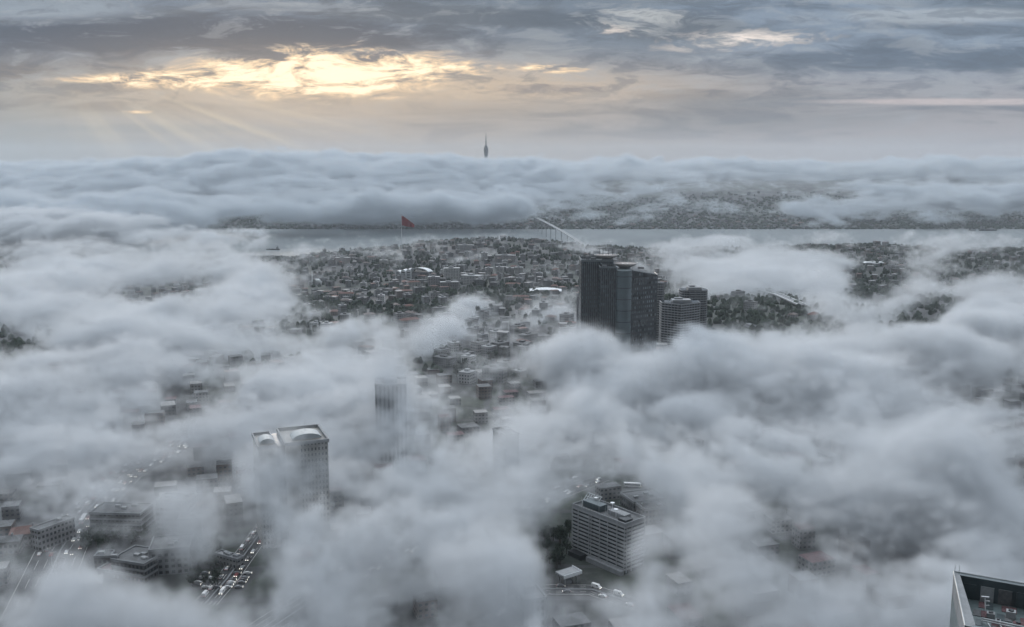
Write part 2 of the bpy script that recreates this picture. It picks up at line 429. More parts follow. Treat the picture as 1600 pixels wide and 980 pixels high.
# ------------------------------------------------------------------ the dark glass tower with two rooftop helipads
def dark_tower():
    D = 1100.0; k = D / F
    zb = hz(110, D) - 2; X = lambda px: (px - 800) * k / math.cos(0) * 1.004
    top = lambda py, d=D: CAM_H - d * math.tan(PITCH - math.atan((490 - py) / F))
    t = empty('glass_tower', (X(968), D, zb)); x0 = X(968)
    tag(t, 'dark blue grey glass skyscraper rising from the fog with two round helipads on top', 'skyscraper')
    fac_l = facade('tower_window_wall', (.012, .017, .020), (.050, .066, .074), 2.3, 5.0, .5, .62, .3, 1.0)
    fac_r = facade('tower_side_window_wall', (.008, .011, .014), (.085, .10, .11), 2.6, 5.4, .5, .5, .3, 1.0)  # paler uneven panes: bright reflections painted into the glass colour
    def block(name, xa, xb, ya, yb, zt, m):
        b = MB().box(xa - x0, ya, 0, xb - x0, yb, zt - zb); return b.build(name, m, t)
    zA = top(408.5); zB = top(420, D - 26); zC = top(424, D - 30)
    # rear slab
    block('rear_wing', X(908), X(958), -4, 34, zA, fac_l)
    ca = MB(); ringbox(ca, X(908) - x0 - .4, -4.4, zA - zb, X(958) - x0 + .4, 34.4, zA - zb + 2.4, .9)
    ca.build('parapet', M_mull, t)
    # front slab
    block('front_wing', X(935.5), X(961), -22, 30, zB, fac_l)
    ca = MB(); ringbox(ca, X(935.5) - x0 - .4, -22.4, zB - zb, X(961) - x0, 30.4, zB - zb + 1.8, .8)
    ca.build('parapet', M_mull, t)
    # rounded corner column in pale grey glass with dark rings
    xc = (X(960) + X(984)) / 2 - x0; rc = (X(984) - X(960)) / 2
    pts = [(xc + rc * math.cos(a), -20 + 8 * math.sin(a)) for a in [math.pi + i * math.pi / 12 for i in range(13)]]
    pts += [(xc + rc, 26), (xc - rc, 26)]
    MB().prism(pts, 0, zC - zb).build('corner_column', mat('column_glass', (.095, .125, .135), .3, .2, var=.12, scale=.08, spec=.6), t)
    i = 0; z = zC - zb - 7
    while z > 20:
        p2 = [(xc + (rc + .35) * math.cos(a), -20 + 8.35 * math.sin(a)) for a in [math.pi + .02 + i_ * (math.pi - .04) / 12 for i_ in range(13)]]
        p2 += [(xc + rc + .35, -18), (xc - rc - .35, -18)]
        MB().prism(p2, z, z + .7).build('ring_band', M_dark, t); z -= 13.0
    # right wing: dark face stepping back and down to the right
    xr0, xr1 = X(984) - x0, X(1029) - x0
    b = MB(); i0 = 0
    zr0, zr1 = top(423, D - 20) - zb, top(430, D + 5) - zb
    b.v += [(xr0, -20, 0), (xr1, 4, 0), (xr1, 30, 0), (xr0, 30, 0), (xr0, -20, zr0), (xr1, 4, zr1), (xr1, 30, zr1), (xr0, 30, zr0)]
    for q in ((0, 3, 2, 1), (4, 5, 6, 7), (0, 1, 5, 4), (1, 2, 6, 5), (2, 3, 7, 6), (3, 0, 4, 7)): b.f.append(q); b.mi.append(0)
    b.build('right_wing', fac_r, t)
    cap = MB(); cap.bar((xr0, -20.3, zr0 + .4), (xr1 + .3, 3.7, zr1 + .4), .6); cap.bar((xr1 + .3, 3.7, zr1 + .4), (xr1 + .3, 30, zr1 + .4), .6)
    cap.build('roof_edge', M_mull, t)
    # open balcony lattice on the right wing
    for lvl in range(6):
        zz = zr0 - 12 - lvl * 16.5
        f = MB()
        for s_ in range(9):
            a = s_ / 8
            xx = xr0 + 4 + a * 15; yy = -20 + (xx - xr0) / (xr1 - xr0) * 24 - .5
            f.box(xx - .18, yy - .3, zz - 3.2, xx + .18, yy + .1, zz + 3.2)
        f.box(xr0 + 3.6, -17.6, zz - 3.6, xr0 + 4.6, -15.6, zz - 3.25)
        f.build('balcony_frame', M_steel if lvl in (0, 3) else M_mull, t)
    # vertical fins on the left faces
    f = MB()
    for i in range(9):
        xx = X(908) - x0 + 1 + i * 2.3; f.box(xx, -4.7, 0, xx + .35, -4.0, zA - zb - 1)
    f.build('fins', M_mull, t)
    f = MB()
    for i in range(8):
        xx = X(936) - x0 + .6 + i * 2.4; f.box(xx, -22.7, 0, xx + .35, -22.0, zB - zb - 1)
    f.build('fins', M_mull, t)
    # helipads
    for px, d, pyt, rr, st, par in ((948, D + 14, 398.5, 12.6, 5.5, 0), (977, D + 6, 411.5, 13.6, 6.5, 1)):
        zt = top(pyt, d) - zb; cx = (px - 800) * d / F - x0; cyy = d - D
        base = (zA if not par else zC) - zb
        ped = MB().cyl(cx, cyy, base - 2, zt - 3.2, st * 1.05, st * .95, 24); pd = ped.build('helipad_drum', M_mull, t)
        deck = MB(); deck.cyl(cx, cyy, zt - .9, zt, rr, rr, 40); dk = deck.build('helipad_deck', mat('helipad_deck', (.30, .27, .26), .85, var=.25, scale=.3), t)
        rim = MB()
        for a in range(32):
            a0, a1 = 2 * math.pi * a / 32, 2 * math.pi * (a + 1) / 32
            rim.bar((cx + (rr + 1.4) * math.cos(a0), cyy + (rr + 1.4) * math.sin(a0), zt + .5), (cx + (rr + 1.4) * math.cos(a1), cyy + (rr + 1.4) * math.sin(a1), zt + .5), .22)
            rim.bar((cx + rr * math.cos(a0), cyy + rr * math.sin(a0), zt - .5), (cx + (rr + 1.4) * math.cos(a0), cyy + (rr + 1.4) * math.sin(a0), zt + .5), .12)
            rim.bar((cx + st * math.cos(a0), cyy + st * math.sin(a0), zt - 4.2), (cx + rr * .95 * math.cos(a0), cyy + rr * .95 * math.sin(a0), zt - 1), .2)
        rim.build('safety_rail', M_steel, dk)
        mk = MB(); mk.box(cx - 3.2, cyy - 4.5, zt + .01, cx - 2.0, cyy + 4.5, zt + .06); mk.box(cx + 2, cyy - 4.5, zt + .01, cx + 3.2, cyy + 4.5, zt + .06); mk.box(cx - 2, cyy - .7, zt + .01, cx + 2, cyy + .7, zt + .06)
        mk.build('landing_marking', M_paint, dk)
        if not par:
            fr = MB(); h = 7.0
            for a, b_ in ((-9, -3), (-4, 3), (2, -2), (7, 3)): fr.box(cx + a, cyy + b_, zt, cx + a + .5, cyy + b_ + .5, zt + h)
            fr.box(cx - 9.5, cyy - .4, zt + h, cx - 1, cyy + .4, zt + h + .6); fr.box(cx - 2, cyy + 1, zt + h - 2, cx + 8, cyy + 1.6, zt + h - 1.4)
            fr.build('roof_crane', M_dark, t)
    def crown(xa, xb, ya, yb, zz, h, step, name):
        f = MB(); n = int((xb - xa) / step)
        for yy in (ya, yb):
            for i in range(n + 1): f.box(xa + i * step, yy, zz, xa + i * step + .3, yy + .3, zz + h)
            f.box(xa, yy - .02, zz + h, xb, yy + .32, zz + h + .35)
        f.box(xa - .02, ya + .33, zz + h, xa + .3, yb - .02, zz + h + .35); f.box(xb - .3, ya + .33, zz + h, xb + .02, yb - .02, zz + h + .35)
        f.build(name, M_mull, t)
    crown(X(908) - x0 + 1, X(932) - x0, 2, 28, zA - zb, 5.5, 2.6, 'roof_frame')
    crown(X(938) - x0, X(958) - x0, -18, 8, zB - zb, 4.2, 2.4, 'roof_frame')
    crown(X(996) - x0, X(1014) - x0, -4, 20, zr1 - 1, 4.0, 2.8, 'roof_frame')
    for (xx, yy, hh) in ((X(912) - x0, 8, 8), (X(952) - x0, 20, 10), (X(990) - x0, 10, 7), (X(1020) - x0, 14, 6)):
        MB().cyl(xx, yy, zr1 - 2, (zA if xx < X(960) - x0 else zC) - zb + hh, .25, .1, 6).build('antenna', M_steel, t)
    for (xx, yy, w, zt) in ((X(925) - x0, 14, 6, 3), (X(940) - x0, -12, 5, 2.5), (X(1000) - x0, 16, 7, 2.2), (X(918) - x0, 22, 4, 4)):
        base = (zA if xx < X(934) - x0 else zB) - zb
        if xx > X(984) - x0: base = zr0 - 2
        MB().box(xx, yy, base, xx + w, yy + 4, base + zt).build('plant_box', M_conc, t)
dark_tower()

# ------------------------------------------------------------------ banded residential towers
def banded(px0, px1, pyt, D, label, group, shape='hex', floors=40, roofbox=True, win=M_glass, slabm=M_pale, depth=30, rz=0):
    zt = CAM_H - D * math.tan(PITCH - math.atan((490 - pyt) / F))
    w = (px1 - px0) * D / F; cx = ((px0 + px1) / 2 - 800) * D / F
    zb = hz(cx, D) - 2; H = zt - zb
    t = empty('banded_tower', (cx, D + depth / 2, zb), rz); tag(t, label, 'apartment tower', group)
    h = w / 2
    if shape == 'hex': pts = [(-h, -depth * .15), (-h * .1, -depth * .75), (h, -depth * .15), (h, depth * .4), (h * .2, depth * .55), (-h, depth * .4)]
    elif shape == 'round':
        pts = [(h * math.copysign(abs(math.cos(a)) ** .6, math.cos(a)), depth / 2 * math.copysign(abs(math.sin(a)) ** .6, math.sin(a))) for a in [i * math.pi / 14 for i in range(28)]]
    else: pts = rect(w, depth)
    core = [(p[0] * .955, p[1] * .955) for p in pts]
    MB().prism(core, 0, H).build('window_wall', win, t)
    n = min(floors, 96); fh = 3.15; z = H - .4; k = 0
    while z > H - fh * n and z > 4:
        MB().prism(pts, z - 1.0, z, 0).build('floor_band', slabm, t); z -= fh; k += 1
    posts = MB(); m = len(pts)
    for i in range(m):
        a, b = Vector(pts[i]), Vector(pts[(i + 1) % m]); L = (b - a).length; c = max(1, int(L / 4.5))
        for j in range(c):
            p = (a + (b - a) * (j / c)) * .985; posts.box(p.x - .22, p.y - .22, H - fh * n, p.x + .22, p.y + .22, H - 1.5)
    po = posts.build('post', slabm, t); po['kind'] = 'stuff'
    if roofbox:
        MB().box(-h * .45, -depth * .3, H, h * .5, depth * .2, H + 3.2).build('roof_box', M_pale, t)
        MB().box(-h * .3, -depth * .1, H + 3.2, h * .1, depth * .15, H + 5).build('lift_housing', M_conc, t)
        for xx in (-h * .6, h * .62): MB().cyl(xx, 0, H, H + 4.5, .25, .12, 6).build('mast', M_steel, t)
    return t
banded(1038, 1100, 474, 1180, 'lower banded round apartment tower in front of its taller twin', 'banded towers beside the glass tower', 'hex', 34)
banded(1067, 1111, 454, 1262, 'taller banded apartment tower standing behind the lower one', 'banded towers beside the glass tower', 'round', 34, slabm=M_conc)
banded(1026, 1041, 442, 1230, 'narrow striped white tower close behind the right edge of the dark glass tower', 'banded towers beside the glass tower', 'round', 38, roofbox=False, depth=14)
banded(903, 915, 462, 1190, 'slim pale striped tower peeking out at the left edge of the dark glass tower', 'banded towers beside the glass tower', 'round', 26, roofbox=False, depth=14)

# ------------------------------------------------------------------ office block with white floor bands, lower middle
def frame2(A, B):                                    # a frame with origin A, x towards B, on the level
    d = (B - A); d.z = 0; return d.length, math.atan2(d.y, d.x)
def office():
    zt = 149.4; zb = 119.5
    A = at(894, 789, zt); B = at(977, 821, zt); Cc = at(998, 808, zt)
    L, rz = frame2(A, B); dep = 17.0
    t = empty('office_block', (A.x, A.y, zb), rz); tag(t, 'pale office block with long white floor bands and antennas on its flat roof', 'office building')
    H = zt - zb
    MB().box(.5, .5, 0, L - .5, dep - .5, H - 1).build('window_wall', facade('office_windows', (.10, .11, .115), (.012, .017, .02), 1.3, 2.3, .9, 1.1, .3, .8), t)
    n = 12; fh = 2.28
    for i in range(n):
        z = H - 1.2 - i * fh
        b = MB(); ringbox(b, 0, 0, z - .85, L, dep, z + .18, .5); b.build('floor_band', M_pale, t)
    for i, xx in enumerate((0.02, L * .12, L * .33, L * .37, L * .53, L * .68, L * .85, L - .62)):
        MB().box(xx, -.25, 1.5, xx + .45, 0, H - .8).build('pilaster', M_pale, t)
    for yy in (1.0, dep * .3, dep - 1.2): MB().box(L, yy, 1.5, L + .25, yy + .6, H - .8).build('pilaster', M_pale, t)
    MB().box(.5, .5, H - 1, L - .5, dep - .5, H - .3).build('roof', M_roofgrey, t)
    b = MB(); ringbox(b, 0, 0, H - .95, L, dep, H + 1.0, .5); b.build('parapet', M_conc, t)
    MB().box(L * .12, 4, H - .3, L * .45, 10, H + 3.4).build('plant_room', M_bluegrey, t)
    MB().box(L * .55, 6, H - .3, L * .85, 11.5, H + 2.2).build('plant_room', M_conc, t)
    MB().box(L * .82, 2.2, H - .3, L * .96, 8, H + 1.6).build('plant_box', M_dark, t)
    g = MB()
    for i in range(7): g.bar((1 + i * 1.8, 7, H), (1 + i * 1.8, 12.4, H + 5), .25)
    for i in range(4): g.bar((.6, 7 + i * 1.8, H + i * 1.66), (12.5, 7 + i * 1.8, H + i * 1.66), .25)
    g.build('roof_frame', M_steel, t)
    for xx, yy, hh in ((5, 3, 6), (L * .45, 3, 8), (L * .6, 1.6, 9), (L * .62, 5, 5), (10, 11, 7), (L * .35, 11, 4)):
        a = MB().cyl(xx, yy, H - .3, H + hh, .14, .08, 6); a.build('antenna', M_steel, t)
    for xx, yy in ((9, 11), (L * .5, 12), (L * .7, 6)):
        d = MB().cyl(xx, yy, H + 4, H + 4.5, .3, 1.3, 12); d.cyl(xx, yy, H - .3, H + 4, .15); d.build('dish', M_white, t)
    # low entrance volumes
    MB().box(2, -5, 0, L * .3, -.3, 3.4).build('entrance_hall', M_dark, t)
    MB().box(L * .35, -3, 0, L, -.3, 3.2).build('podium', M_conc, t)
office()
def filling_canopy():
    A = at(888, 893, 127); t = empty('filling_station', (A.x, A.y, 120), R(35)); tag(t, 'small canopy with white sloping fascia on posts beside the office block', 'filling station')
    MB().box(-6, -4, 6, 6, 4, 7).build('canopy_roof', M_pale, t)
    MB().box(-6.3, -4.3, 5.6, 6.3, -4.02, 7.6).build('fascia', M_white, t)
    MB().box(6.02, -4, 5.6, 6.3, 4.3, 7.6).build('fascia', M_white, t)
    for xx in (-4, 4):
        for yy in (-2.5, 2.5): MB().box(xx - .25, yy - .25, 0, xx + .25, yy + .25, 6).build('post', M_steel, t)
    MB().box(-2, -1, 0, 2, 1, 2.4).build('kiosk', M_conc, t)
filling_canopy()

# ------------------------------------------------------------------ tower in thin fog with a vaulted white roof
def vault_tower():
    zt = 187.0; zb = 118.0; H = zt - zb
    K = at(434, 688, zt); Lf = at(399, 676, zt); Rt = at(512, 680, zt)
    t = empty('office_tower', (K.x, K.y, zb)); tag(t, 'beige office tower in the mist with white vaulted roof caps and a dark corner slot', 'office tower')
    t_l = (Lf - K); t_l.z = 0; t_r = (Rt - K); t_r.z = 0
    a_r = math.atan2(t_r.y, t_r.x)
    fac = facade('beige_window_wall', (.27, .265, .25), (.03, .035, .04), 2.1, 3.5, .45, .5, .8, .6)
    cw = 4.2
    ur = t_r.normalized(); perp = Vector((-ur.y, ur.x, 0))
    # local frame: x along the right face, y into the building
    t.rotation_euler = (0, 0, a_r)
    Lr = t_r.length; Dp = 34.0
    MB().box(cw + .2, 0, 0, Lr, Dp, H - 4).build('right_wing', fac, t)
    MB().box(cw, -.9, 0, cw + 9, .0, H - 3).build('stone_pier', mat('beige_stone', (.34, .33, .31), .85), t)
    MB().box(-11, 2.5, 0, -.2, Dp - 2, H - 5).build('left_wing', fac, t)
    MB().box(-.2, 3, 0, cw + .2, Dp - 3, H - 4.5).build('corner_slot', M_glass, t)
    MB().box(-5.5, 1.2, 0, -.9, 2.5, H - 4).build('stone_pier', MATS['beige_stone'], t)
    def vault(x0, x1, y0, y1, z, r, name):
        b = MB(); n = 12; pts = []
        for j in range(n + 1):
            a = math.pi * j / n; pts.append(((x0 + x1) / 2 - (x1 - x0) / 2 * math.cos(a), z + r * math.sin(a)))
        i = 0
        for yy in (y0, y1): b.v += [(p[0], yy, p[1]) for p in pts]
        for j in range(n): b.f.append((j, j + 1, n + 2 + j, n + 1 + j)); b.mi.append(0)
        b.f.append(tuple(range(n, -1, -1))); b.mi.append(0); b.f.append(tuple(n + 1 + j for j in range(n + 1))); b.mi.append(0)
        b.build(name, mat('vault_sheet', (.33, .36, .37), .6), t)
    vault(9, Lr - 3, 3, 15, H - 2, 3.4, 'roof_vault'); vault(-10, -1, 5, 16, H - 3, 3.0, 'roof_vault')
    b = MB(); ringbox(b, cw - .5, -1.2, H - 4, Lr + .6, Dp + .6, H - 2, .9); b.build('roof_rim', M_conc, t)
    b = MB(); ringbox(b, -11.6, 1.0, H - 4.9, -.4, Dp - 1.4, H - 3, .8); b.build('roof_rim', M_conc, t)
    for xx in (3, 18): MB().cyl(xx, 12, H - 4.5, H + 7, .2, .1, 6).build('antenna', M_steel, t)
vault_tower()

def plain_tower(px0, px1, pyt, D, label, wall, glass, pw=2.4, ph=3.4, rz=.25, depth=24, name='office_tower', fx=.5, fz=.55, cat='office tower'):
    zt = CAM_H - D * math.tan(PITCH - math.atan((490 - pyt) / F)); w = (px1 - px0) * D / F * .8
    cx = ((px0 + px1) / 2 - 800) * D / F; zb = hz(cx, D) - 2; H = zt - zb
    t = empty(name, (cx, D + depth / 2, zb), rz); tag(t, label, cat)
    MB().prism(rect(w, depth), 0, H).build('wall', facade(name + '%d' % px0, wall, glass, pw, ph, fx, fz), t)
    b = MB(); ringbox(b, -w / 2 - .3, -depth / 2 - .3, H, w / 2 + .3, depth / 2 + .3, H + 1.4, .6); b.build('parapet', M_conc, t)
    MB().box(-w * .2, -depth * .2, H, w * .2, depth * .2, H + 3.4).build('plant_room', M_conc, t)
    return t
plain_tower(572, 634, 603, 720, 'ghostly grey tower with tall stripes barely seen through mid fog', (.26, .26, .27), (.03, .035, .04), 3.2, 200, .1, fx=.45, fz=1)
plain_tower(775, 805, 682, 640, 'tall dark glass tower lost in fog left of the white banded office', (.05, .055, .06), (.02, .022, .026), 2, 3.5, .5, depth=20)
plain_tower(1168, 1192, 512, 1350, 'small dark tower top poking from fog right of the round towers', (.09, .095, .1), (.03, .03, .035), 2, 3.2, .3)
plain_tower(800, 850, 940, 400, 'faint office block at the bottom edge sunk in fog', (.2, .2, .21), (.03, .035, .04), 2.4, 3.4, .3, cat='office building', name='office_block')
for args in ((1420, 1446, 462, 2000, 'left brown block of the pair on the right slope'), (1450, 1472, 456, 2050, 'right brown block of the pair on the right slope')):
    plain_tower(*args, (.12, .105, .10), (.03, .03, .03), 2.6, 3.2, .3, cat='apartment block', name='apartment_block')

# ------------------------------------------------------------------ near roof in the bottom right corner
def near_roof():
    zt = 261.0; zb = 118.0
    A = at(1490, 893, zt); B = at(1508, 978, zt); C = at(1600, 912, zt)
    u = (B - A); v = (C - A); u.z = v.z = 0
    Lv = 46.0; rz = math.atan2(v.y, v.x)
    Lu = u.length
    t = empty('rooftop_building', (A.x, A.y, zb), rz); tag(t, 'nearest high building showing its open plant deck behind a grey parapet', 'office tower')
    # local frame: x along back edge AC, y backwards; B lies at (ux, uy)
    ex = Vector((math.cos(rz), math.sin(rz), 0)); ey = Vector((-math.sin(rz), math.cos(rz), 0))
    ux, uy = u.dot(ex), u.dot(ey)
    H = zt - zb
    P = [(0, 0), (ux, uy), (ux + Lv, uy), (Lv, 0)]
    def lerp(a, b, k): return (a[0] + (b[0] - a[0]) * k, a[1] + (b[1] - a[1]) * k)
    ctr = ((P[0][0] + P[2][0]) / 2, (P[0][1] + P[2][1]) / 2)
    w1 = 1.5
    Q = [(w1 * .9, -w1), (ux + w1 * 1.2, uy + w1 * .8), (ux + Lv - w1, uy + w1 * .8), (Lv - w1, -w1)]
    MB().prism(P, 0, H - 5).build('wall', mat('grey_green_cladding', (.10, .13, .135), .4, .2, var=.15, scale=.15, spec=.6), t)
    for i, nm in ((0, 'side_parapet'), (1, 'front_parapet'), (2, 'end_parapet'), (3, 'back_parapet')):
        j = (i + 1) % 4
        b = MB(); b.prism([P[i], P[j], Q[j], Q[i]], H - 4.99, H); b.build(nm, M_bluegrey if i != 0 else M_conc, t)
    ed = MB()
    for i in range(4): ed.bar((*P[i], H + .05), (*P[(i + 1) % 4], H + .05), .16)
    ed.build('parapet_rail', M_steel, t)
    zf = H - 4.98
    def S(a, b): return (P[0][0] + Lv * a + (P[1][0] - P[0][0]) * b, P[0][1] + (P[1][1] - P[0][1]) * b)
    def obj(name, a, b, w, d, h, m, z0=0): 
        if w < 7 and z0 == 0 and name == 'plant_unit': w *= .6; d *= .6; h *= .6
        x, y = S(a, b); return MB().box(x - w / 2, y - d / 2, zf + z0 + .01, x + w / 2, y + d / 2, zf + z0 + h).build(name, m, t)
    rnd = random.Random(3)
    x0_, y0_ = S(.05, .1)
    for i in range(12):
        for j in range(5):
            if (i + j) % 3 == 0: continue
            obj('deck_panel', .09 + i * .032, .14 + j * .17, 1.35, 3.0, .12 + .03 * ((i * j) % 3), (M_brown, M_roofgrey, M_bluegrey, M_brown)[(i * 3 + j) % 4])
    for i in range(10): obj('wall_panel', .07 + i * .075, .06, 2.6, .25, 3.4, (M_bluegrey, M_steel, M_roofgrey)[i % 3])
    for (a, b, w, d, h, m) in ((.145, .34, 2.6, 2.2, 1.7, M_conc), (.23, .28, 3.0, 2.6, 2.6, M_pale), (.25, .42, 3.4, 2.2, 1.4, M_brown), (.33, .36, 1.6, 2.0, 2.0, M_conc), (.37, .42, 1.6, 1.4, 1.6, M_white),
                               (.20, .55, 2.0, 2.0, 1.2, M_conc), (.28, .62, 4.2, 3.2, 1.5, M_bluegrey), (.36, .64, 2.6, 2.6, 1.6, M_pale), (.44, .6, 2.2, 2.6, 1.4, M_conc), (.14, .58, 1.8, 2.0, 1.2, M_roofgrey), (.5, .75, 5, 3, 1.3, M_roofgrey), (.34, .85, 6, 2.6, 1.2, M_bluegrey), (.17, .42, 1.6, 1.4, 1.2, M_pale), (.15, .7, 2.4, 1.6, 1.1, M_conc), (.22, .75, 2, 2.4, 1.2, M_brown), (.31, .5, 2, 1.2, 1.8, M_pale), (.29, .47, 1, 1, 2.4, M_white), (.41, .5, 2.4, 1.4, 1.4, M_conc), (.26, .88, 3, 2, 1, M_pale), (.4, .78, 2, 2, 1.6, M_conc), (.12, .82, 1.4, 2.6, .8, M_roofgrey)):
        o = obj('plant_unit', a, b, w, d, h, m)
        x, y = S(a, b)
        h *= .6; f = MB().cyl(x, y, zf + h, zf + h + .25, min(w, d) * .2, None, 16); f.build('fan', M_dark, o)
    # louvred cooler rows
    for (a, b, n) in ((.40, .12, 14), (.46, .30, 12)):
        x, y = S(a, b)
        c = MB().box(x - 4.5, y - 1.1, zf + .01, x + 9, y + 1.1, zf + 2.2).build('cooler', M_dark, t)
        sl_ = MB()
        for i in range(n):
            for r_ in range(3): sl_.box(x - 4.2 + i * .93 + r_ * .2, y - 1.0 + r_ * .7, zf + 2.22, x - 3.75 + i * .93 + r_ * .2, y - .6 + r_ * .7, zf + 2.5)
        sl_.build('louvre', M_white, c)
    # pale mast with arms and pipes
    x, y = S(.13, .24)
    m = MB(); m.bar((x, y, zf), (x - .3, y + .2, zf + 3.1), .11); m.bar((x - 1.0, y + .1, zf + 3.0), (x + .5, y + .2, zf + 3.1), .15); m.bar((x - .1, y + .1, zf + 2.2), (x + .7, y + .1, zf + 2.3), .1); m.bar((x - .1, y, zf + 1.2), (x + .6, y - .2, zf + 1.5), .08)
    m.build('camera_mast', M_white, t)
    pp = MB()
    for i in range(5):
        x0, y0 = S(.12 + i * .05, .48); x1, y1 = S(.16 + i * .05, .95); pp.bar((x0, y0, zf + .6), (x1, y1, zf + .6), .14)
    x0, y0 = S(.1, .46); x1, y1 = S(.6, .5); pp.bar((x0, y0, zf + .8), (x1, y1, zf + .8), .2); pp.bar((x0, y0 - 1, zf + .8), (x1, y1 - 1, zf + .8), .14)
    pp.build('pipework', M_steel, t)
    an = MB()
    for xx in (.25, 1.1): an.cyl(xx, -.4, H, H + 1.8, .06, .04, 6)
    an.build('lightning_rod', M_steel, t)
near_roof()

# ------------------------------------------------------------------ low buildings of the open city patch, lower left
def low_block(px, py, w, d, h, rz, label, name='low_building', cat='building', roof=M_roofgrey, wall=(.2, .2, .205), glass=(.02, .024, .03), bands=False, ph=3.4, pw=2.6, pitched=False, zt=None):
    p = at(px, py, 120 + h); t = empty(name, (p.x, p.y, 120), R(rz)); tag(t, label, cat)
    key = 'lowwall_%d_%d' % (px, py); wall = tuple(c * .6 for c in wall)
    MB().prism(rect(w, d), -3, h).build('wall', facade(key, wall, glass, pw, ph, .55, .5), t)
    if pitched:
        b = MB(); x, y = w / 2 + .6, d / 2 + .6; rh = d * .22
        b.v += [(-x, -y, h), (x, -y, h), (x, y, h), (-x, y, h), (-x + d * .35, 0, h + rh), (x - d * .35, 0, h + rh)]
        for q in ((0, 1, 5, 4), (1, 2, 5), (2, 3, 4, 5), (3, 0, 4), (0, 3, 2, 1)): b.f.append(q); b.mi.append(0)
        b.build('roof', roof, t); MB().box(w * .1, -1, h + rh * .5, w * .1 + 1, 0, h + rh + 1.4).build('chimney', M_conc, t)
    else:
        MB().prism(rect(w - 1.0, d - 1.0), h, h + .15).build('roof', roof, t)
        b = MB(); ringbox(b, -w / 2 - .25, -d / 2 - .25, h - .6, w / 2 + .25, d / 2 + .25, h + .9, .6); b.build('parapet', M_conc, t)
        if bands:
            z = h - ph
            while z > 1:
                b = MB(); ringbox(b, -w / 2 - .3, -d / 2 - .3, z - .6, w / 2 + .3, d / 2 + .3, z + .5, .5); b.build('floor_band', M_conc, t); z -= ph
        r_ = random.Random(px * 7 + py)
        for i in range(3 if w > 14 else 1):
            xx, yy = r_.uniform(-w * .3, w * .3), r_.uniform(-d * .3, d * .3)
            MB().box(xx - 1.6, yy - 1.1, h + .15, xx + 1.6, yy + 1.1, h + 1.5).build('vent_box', M_pale if i < 2 else M_conc, t)
    return t
low_block(218, 868, 22, 20, 11, -18, 'dark flat roofed building with pale parapet and two white vents', bands=True, wall=(.12, .12, .125), ph=3.6)
low_block(268, 848, 22, 20, 15, 12, 'pale square block just behind the dark flat roofed building', wall=(.24, .25, .26), pw=3.4)
low_block(163, 866, 9, 8, 8, 5, 'small dark cube building left of the white pillar', wall=(.16, .16, .17))
low_block(180, 870, 3, 3, 12, 5, 'tall narrow white tower like pillar beside the dark flat roof', name='chimney_tower', cat='chimney tower', wall=(.6, .6, .6), glass=(.5, .5, .5))
low_block(190, 795, 32, 18, 16, -4, 'wide banded office block in mist upslope of the car park', bands=True, wall=(.2, .2, .2))
low_block(275, 778, 20, 14, 20, -4, 'stepped pale block behind the red roofed annex', bands=True, wall=(.25, .25, .25))
low_block(298, 790, 11, 9, 8, 0, 'small house with a dull red hipped roof by the stepped block', name='house', cat='house', roof=M_tile, pitched=True, wall=(.3, .3, .3))
low_block(298, 808, 14, 10, 14, 8, 'upright grey block right beneath the small red hipped roof', wall=(.28, .28, .29), pw=3.2)
low_block(45, 828, 20, 13, 8, 20, 'broad house with reddish roof near the left edge', name='house', cat='house', roof=M_tile, pitched=True, wall=(.28, .28, .28))
low_block(15, 842, 12, 10, 8, 15, 'small grey house cut by the left edge of the patch', name='house', cat='house', pitched=True, wall=(.3, .3, .3), roof=M_roofgrey)
low_block(82, 818, 8, 24, 13, -30, 'narrow pale slab block beside the left highway', wall=(.3, .3, .31))
low_block(200, 888, 30, 14, 4, -18, 'low dark red roofed hall in front of the flat roofed building', name='hall', cat='hall', roof=M_brown, wall=(.18, .14, .14))
low_block(358, 868, 18, 5, 6, -30, 'long pale shed roof by the parked cars', name='shed', cat='shed', roof=M_pale, wall=(.3, .3, .3))
low_block(1005, 775, 24, 20, 8, 20, 'dim low block with dark roof behind the white banded office', wall=(.13, .135, .14))
low_block(1018, 790, 16, 12, 10, 20, 'second dim block at the right shoulder of the banded office', wall=(.15, .155, .16))
low_block(420, 690, 26, 18, 14, 20, 'misty block hidden left of the vaulted tower', wall=(.2, .2, .2)) if False else None

# ------------------------------------------------------------------ roads, bus and cars
def road(name, pts, w, label=None, z=None):
    b = MB(); P = [Vector(p) for p in pts]; Q = []
    for i in range(len(P) - 1):
        for k in range(8): Q.append(P[i].lerp(P[i + 1], k / 8))
    Q.append(P[-1])
    L = []
    for i, p in enumerate(Q):
        d = (Q[min(i + 1, len(Q) - 1)] - Q[max(i - 1, 0)]); d.z = 0; d.normalize(); n = Vector((-d.y, d.x, 0))
        L.append((p, n))
    def strip(a0, a1, dz, m, dash=False):
        for i in range(len(L) - 1):
            if dash and i % 2: continue
            p, n = L[i]; q, o = L[i + 1]; e = Vector((0, 0, dz))
            b.face([p + n * a1 + e, p + n * a0 + e, q + o * a0 + e, q + o * a1 + e], m)
    strip(-w / 2, w / 2, .08, 0); strip(-.5, .5, .5, 1)
    for s in (-1, 1):
        strip(s * (w / 2 - .5) - .12, s * (w / 2 - .5) + .12, .13, 2)
        for f in (.33, .66): strip(s * w / 2 * f - .1, s * w / 2 * f + .1, .13, 2, True)
    o = b.build(name, [M_asph, M_conc, M_paint]); tag(o, label, kind='structure'); return Q, L
rdA = [at(x, y, 120) for x, y in ((40, 985), (95, 860), (135, 800), (190, 745), (270, 700), (340, 655))]
rdB = [at(x, y, 120) for x, y in ((420, 985), (590, 872), (700, 830), (800, 795), (930, 745))]
rdC = [at(x, y, 120) for x, y in ((320, 945), (355, 905), (395, 850), (420, 815))]
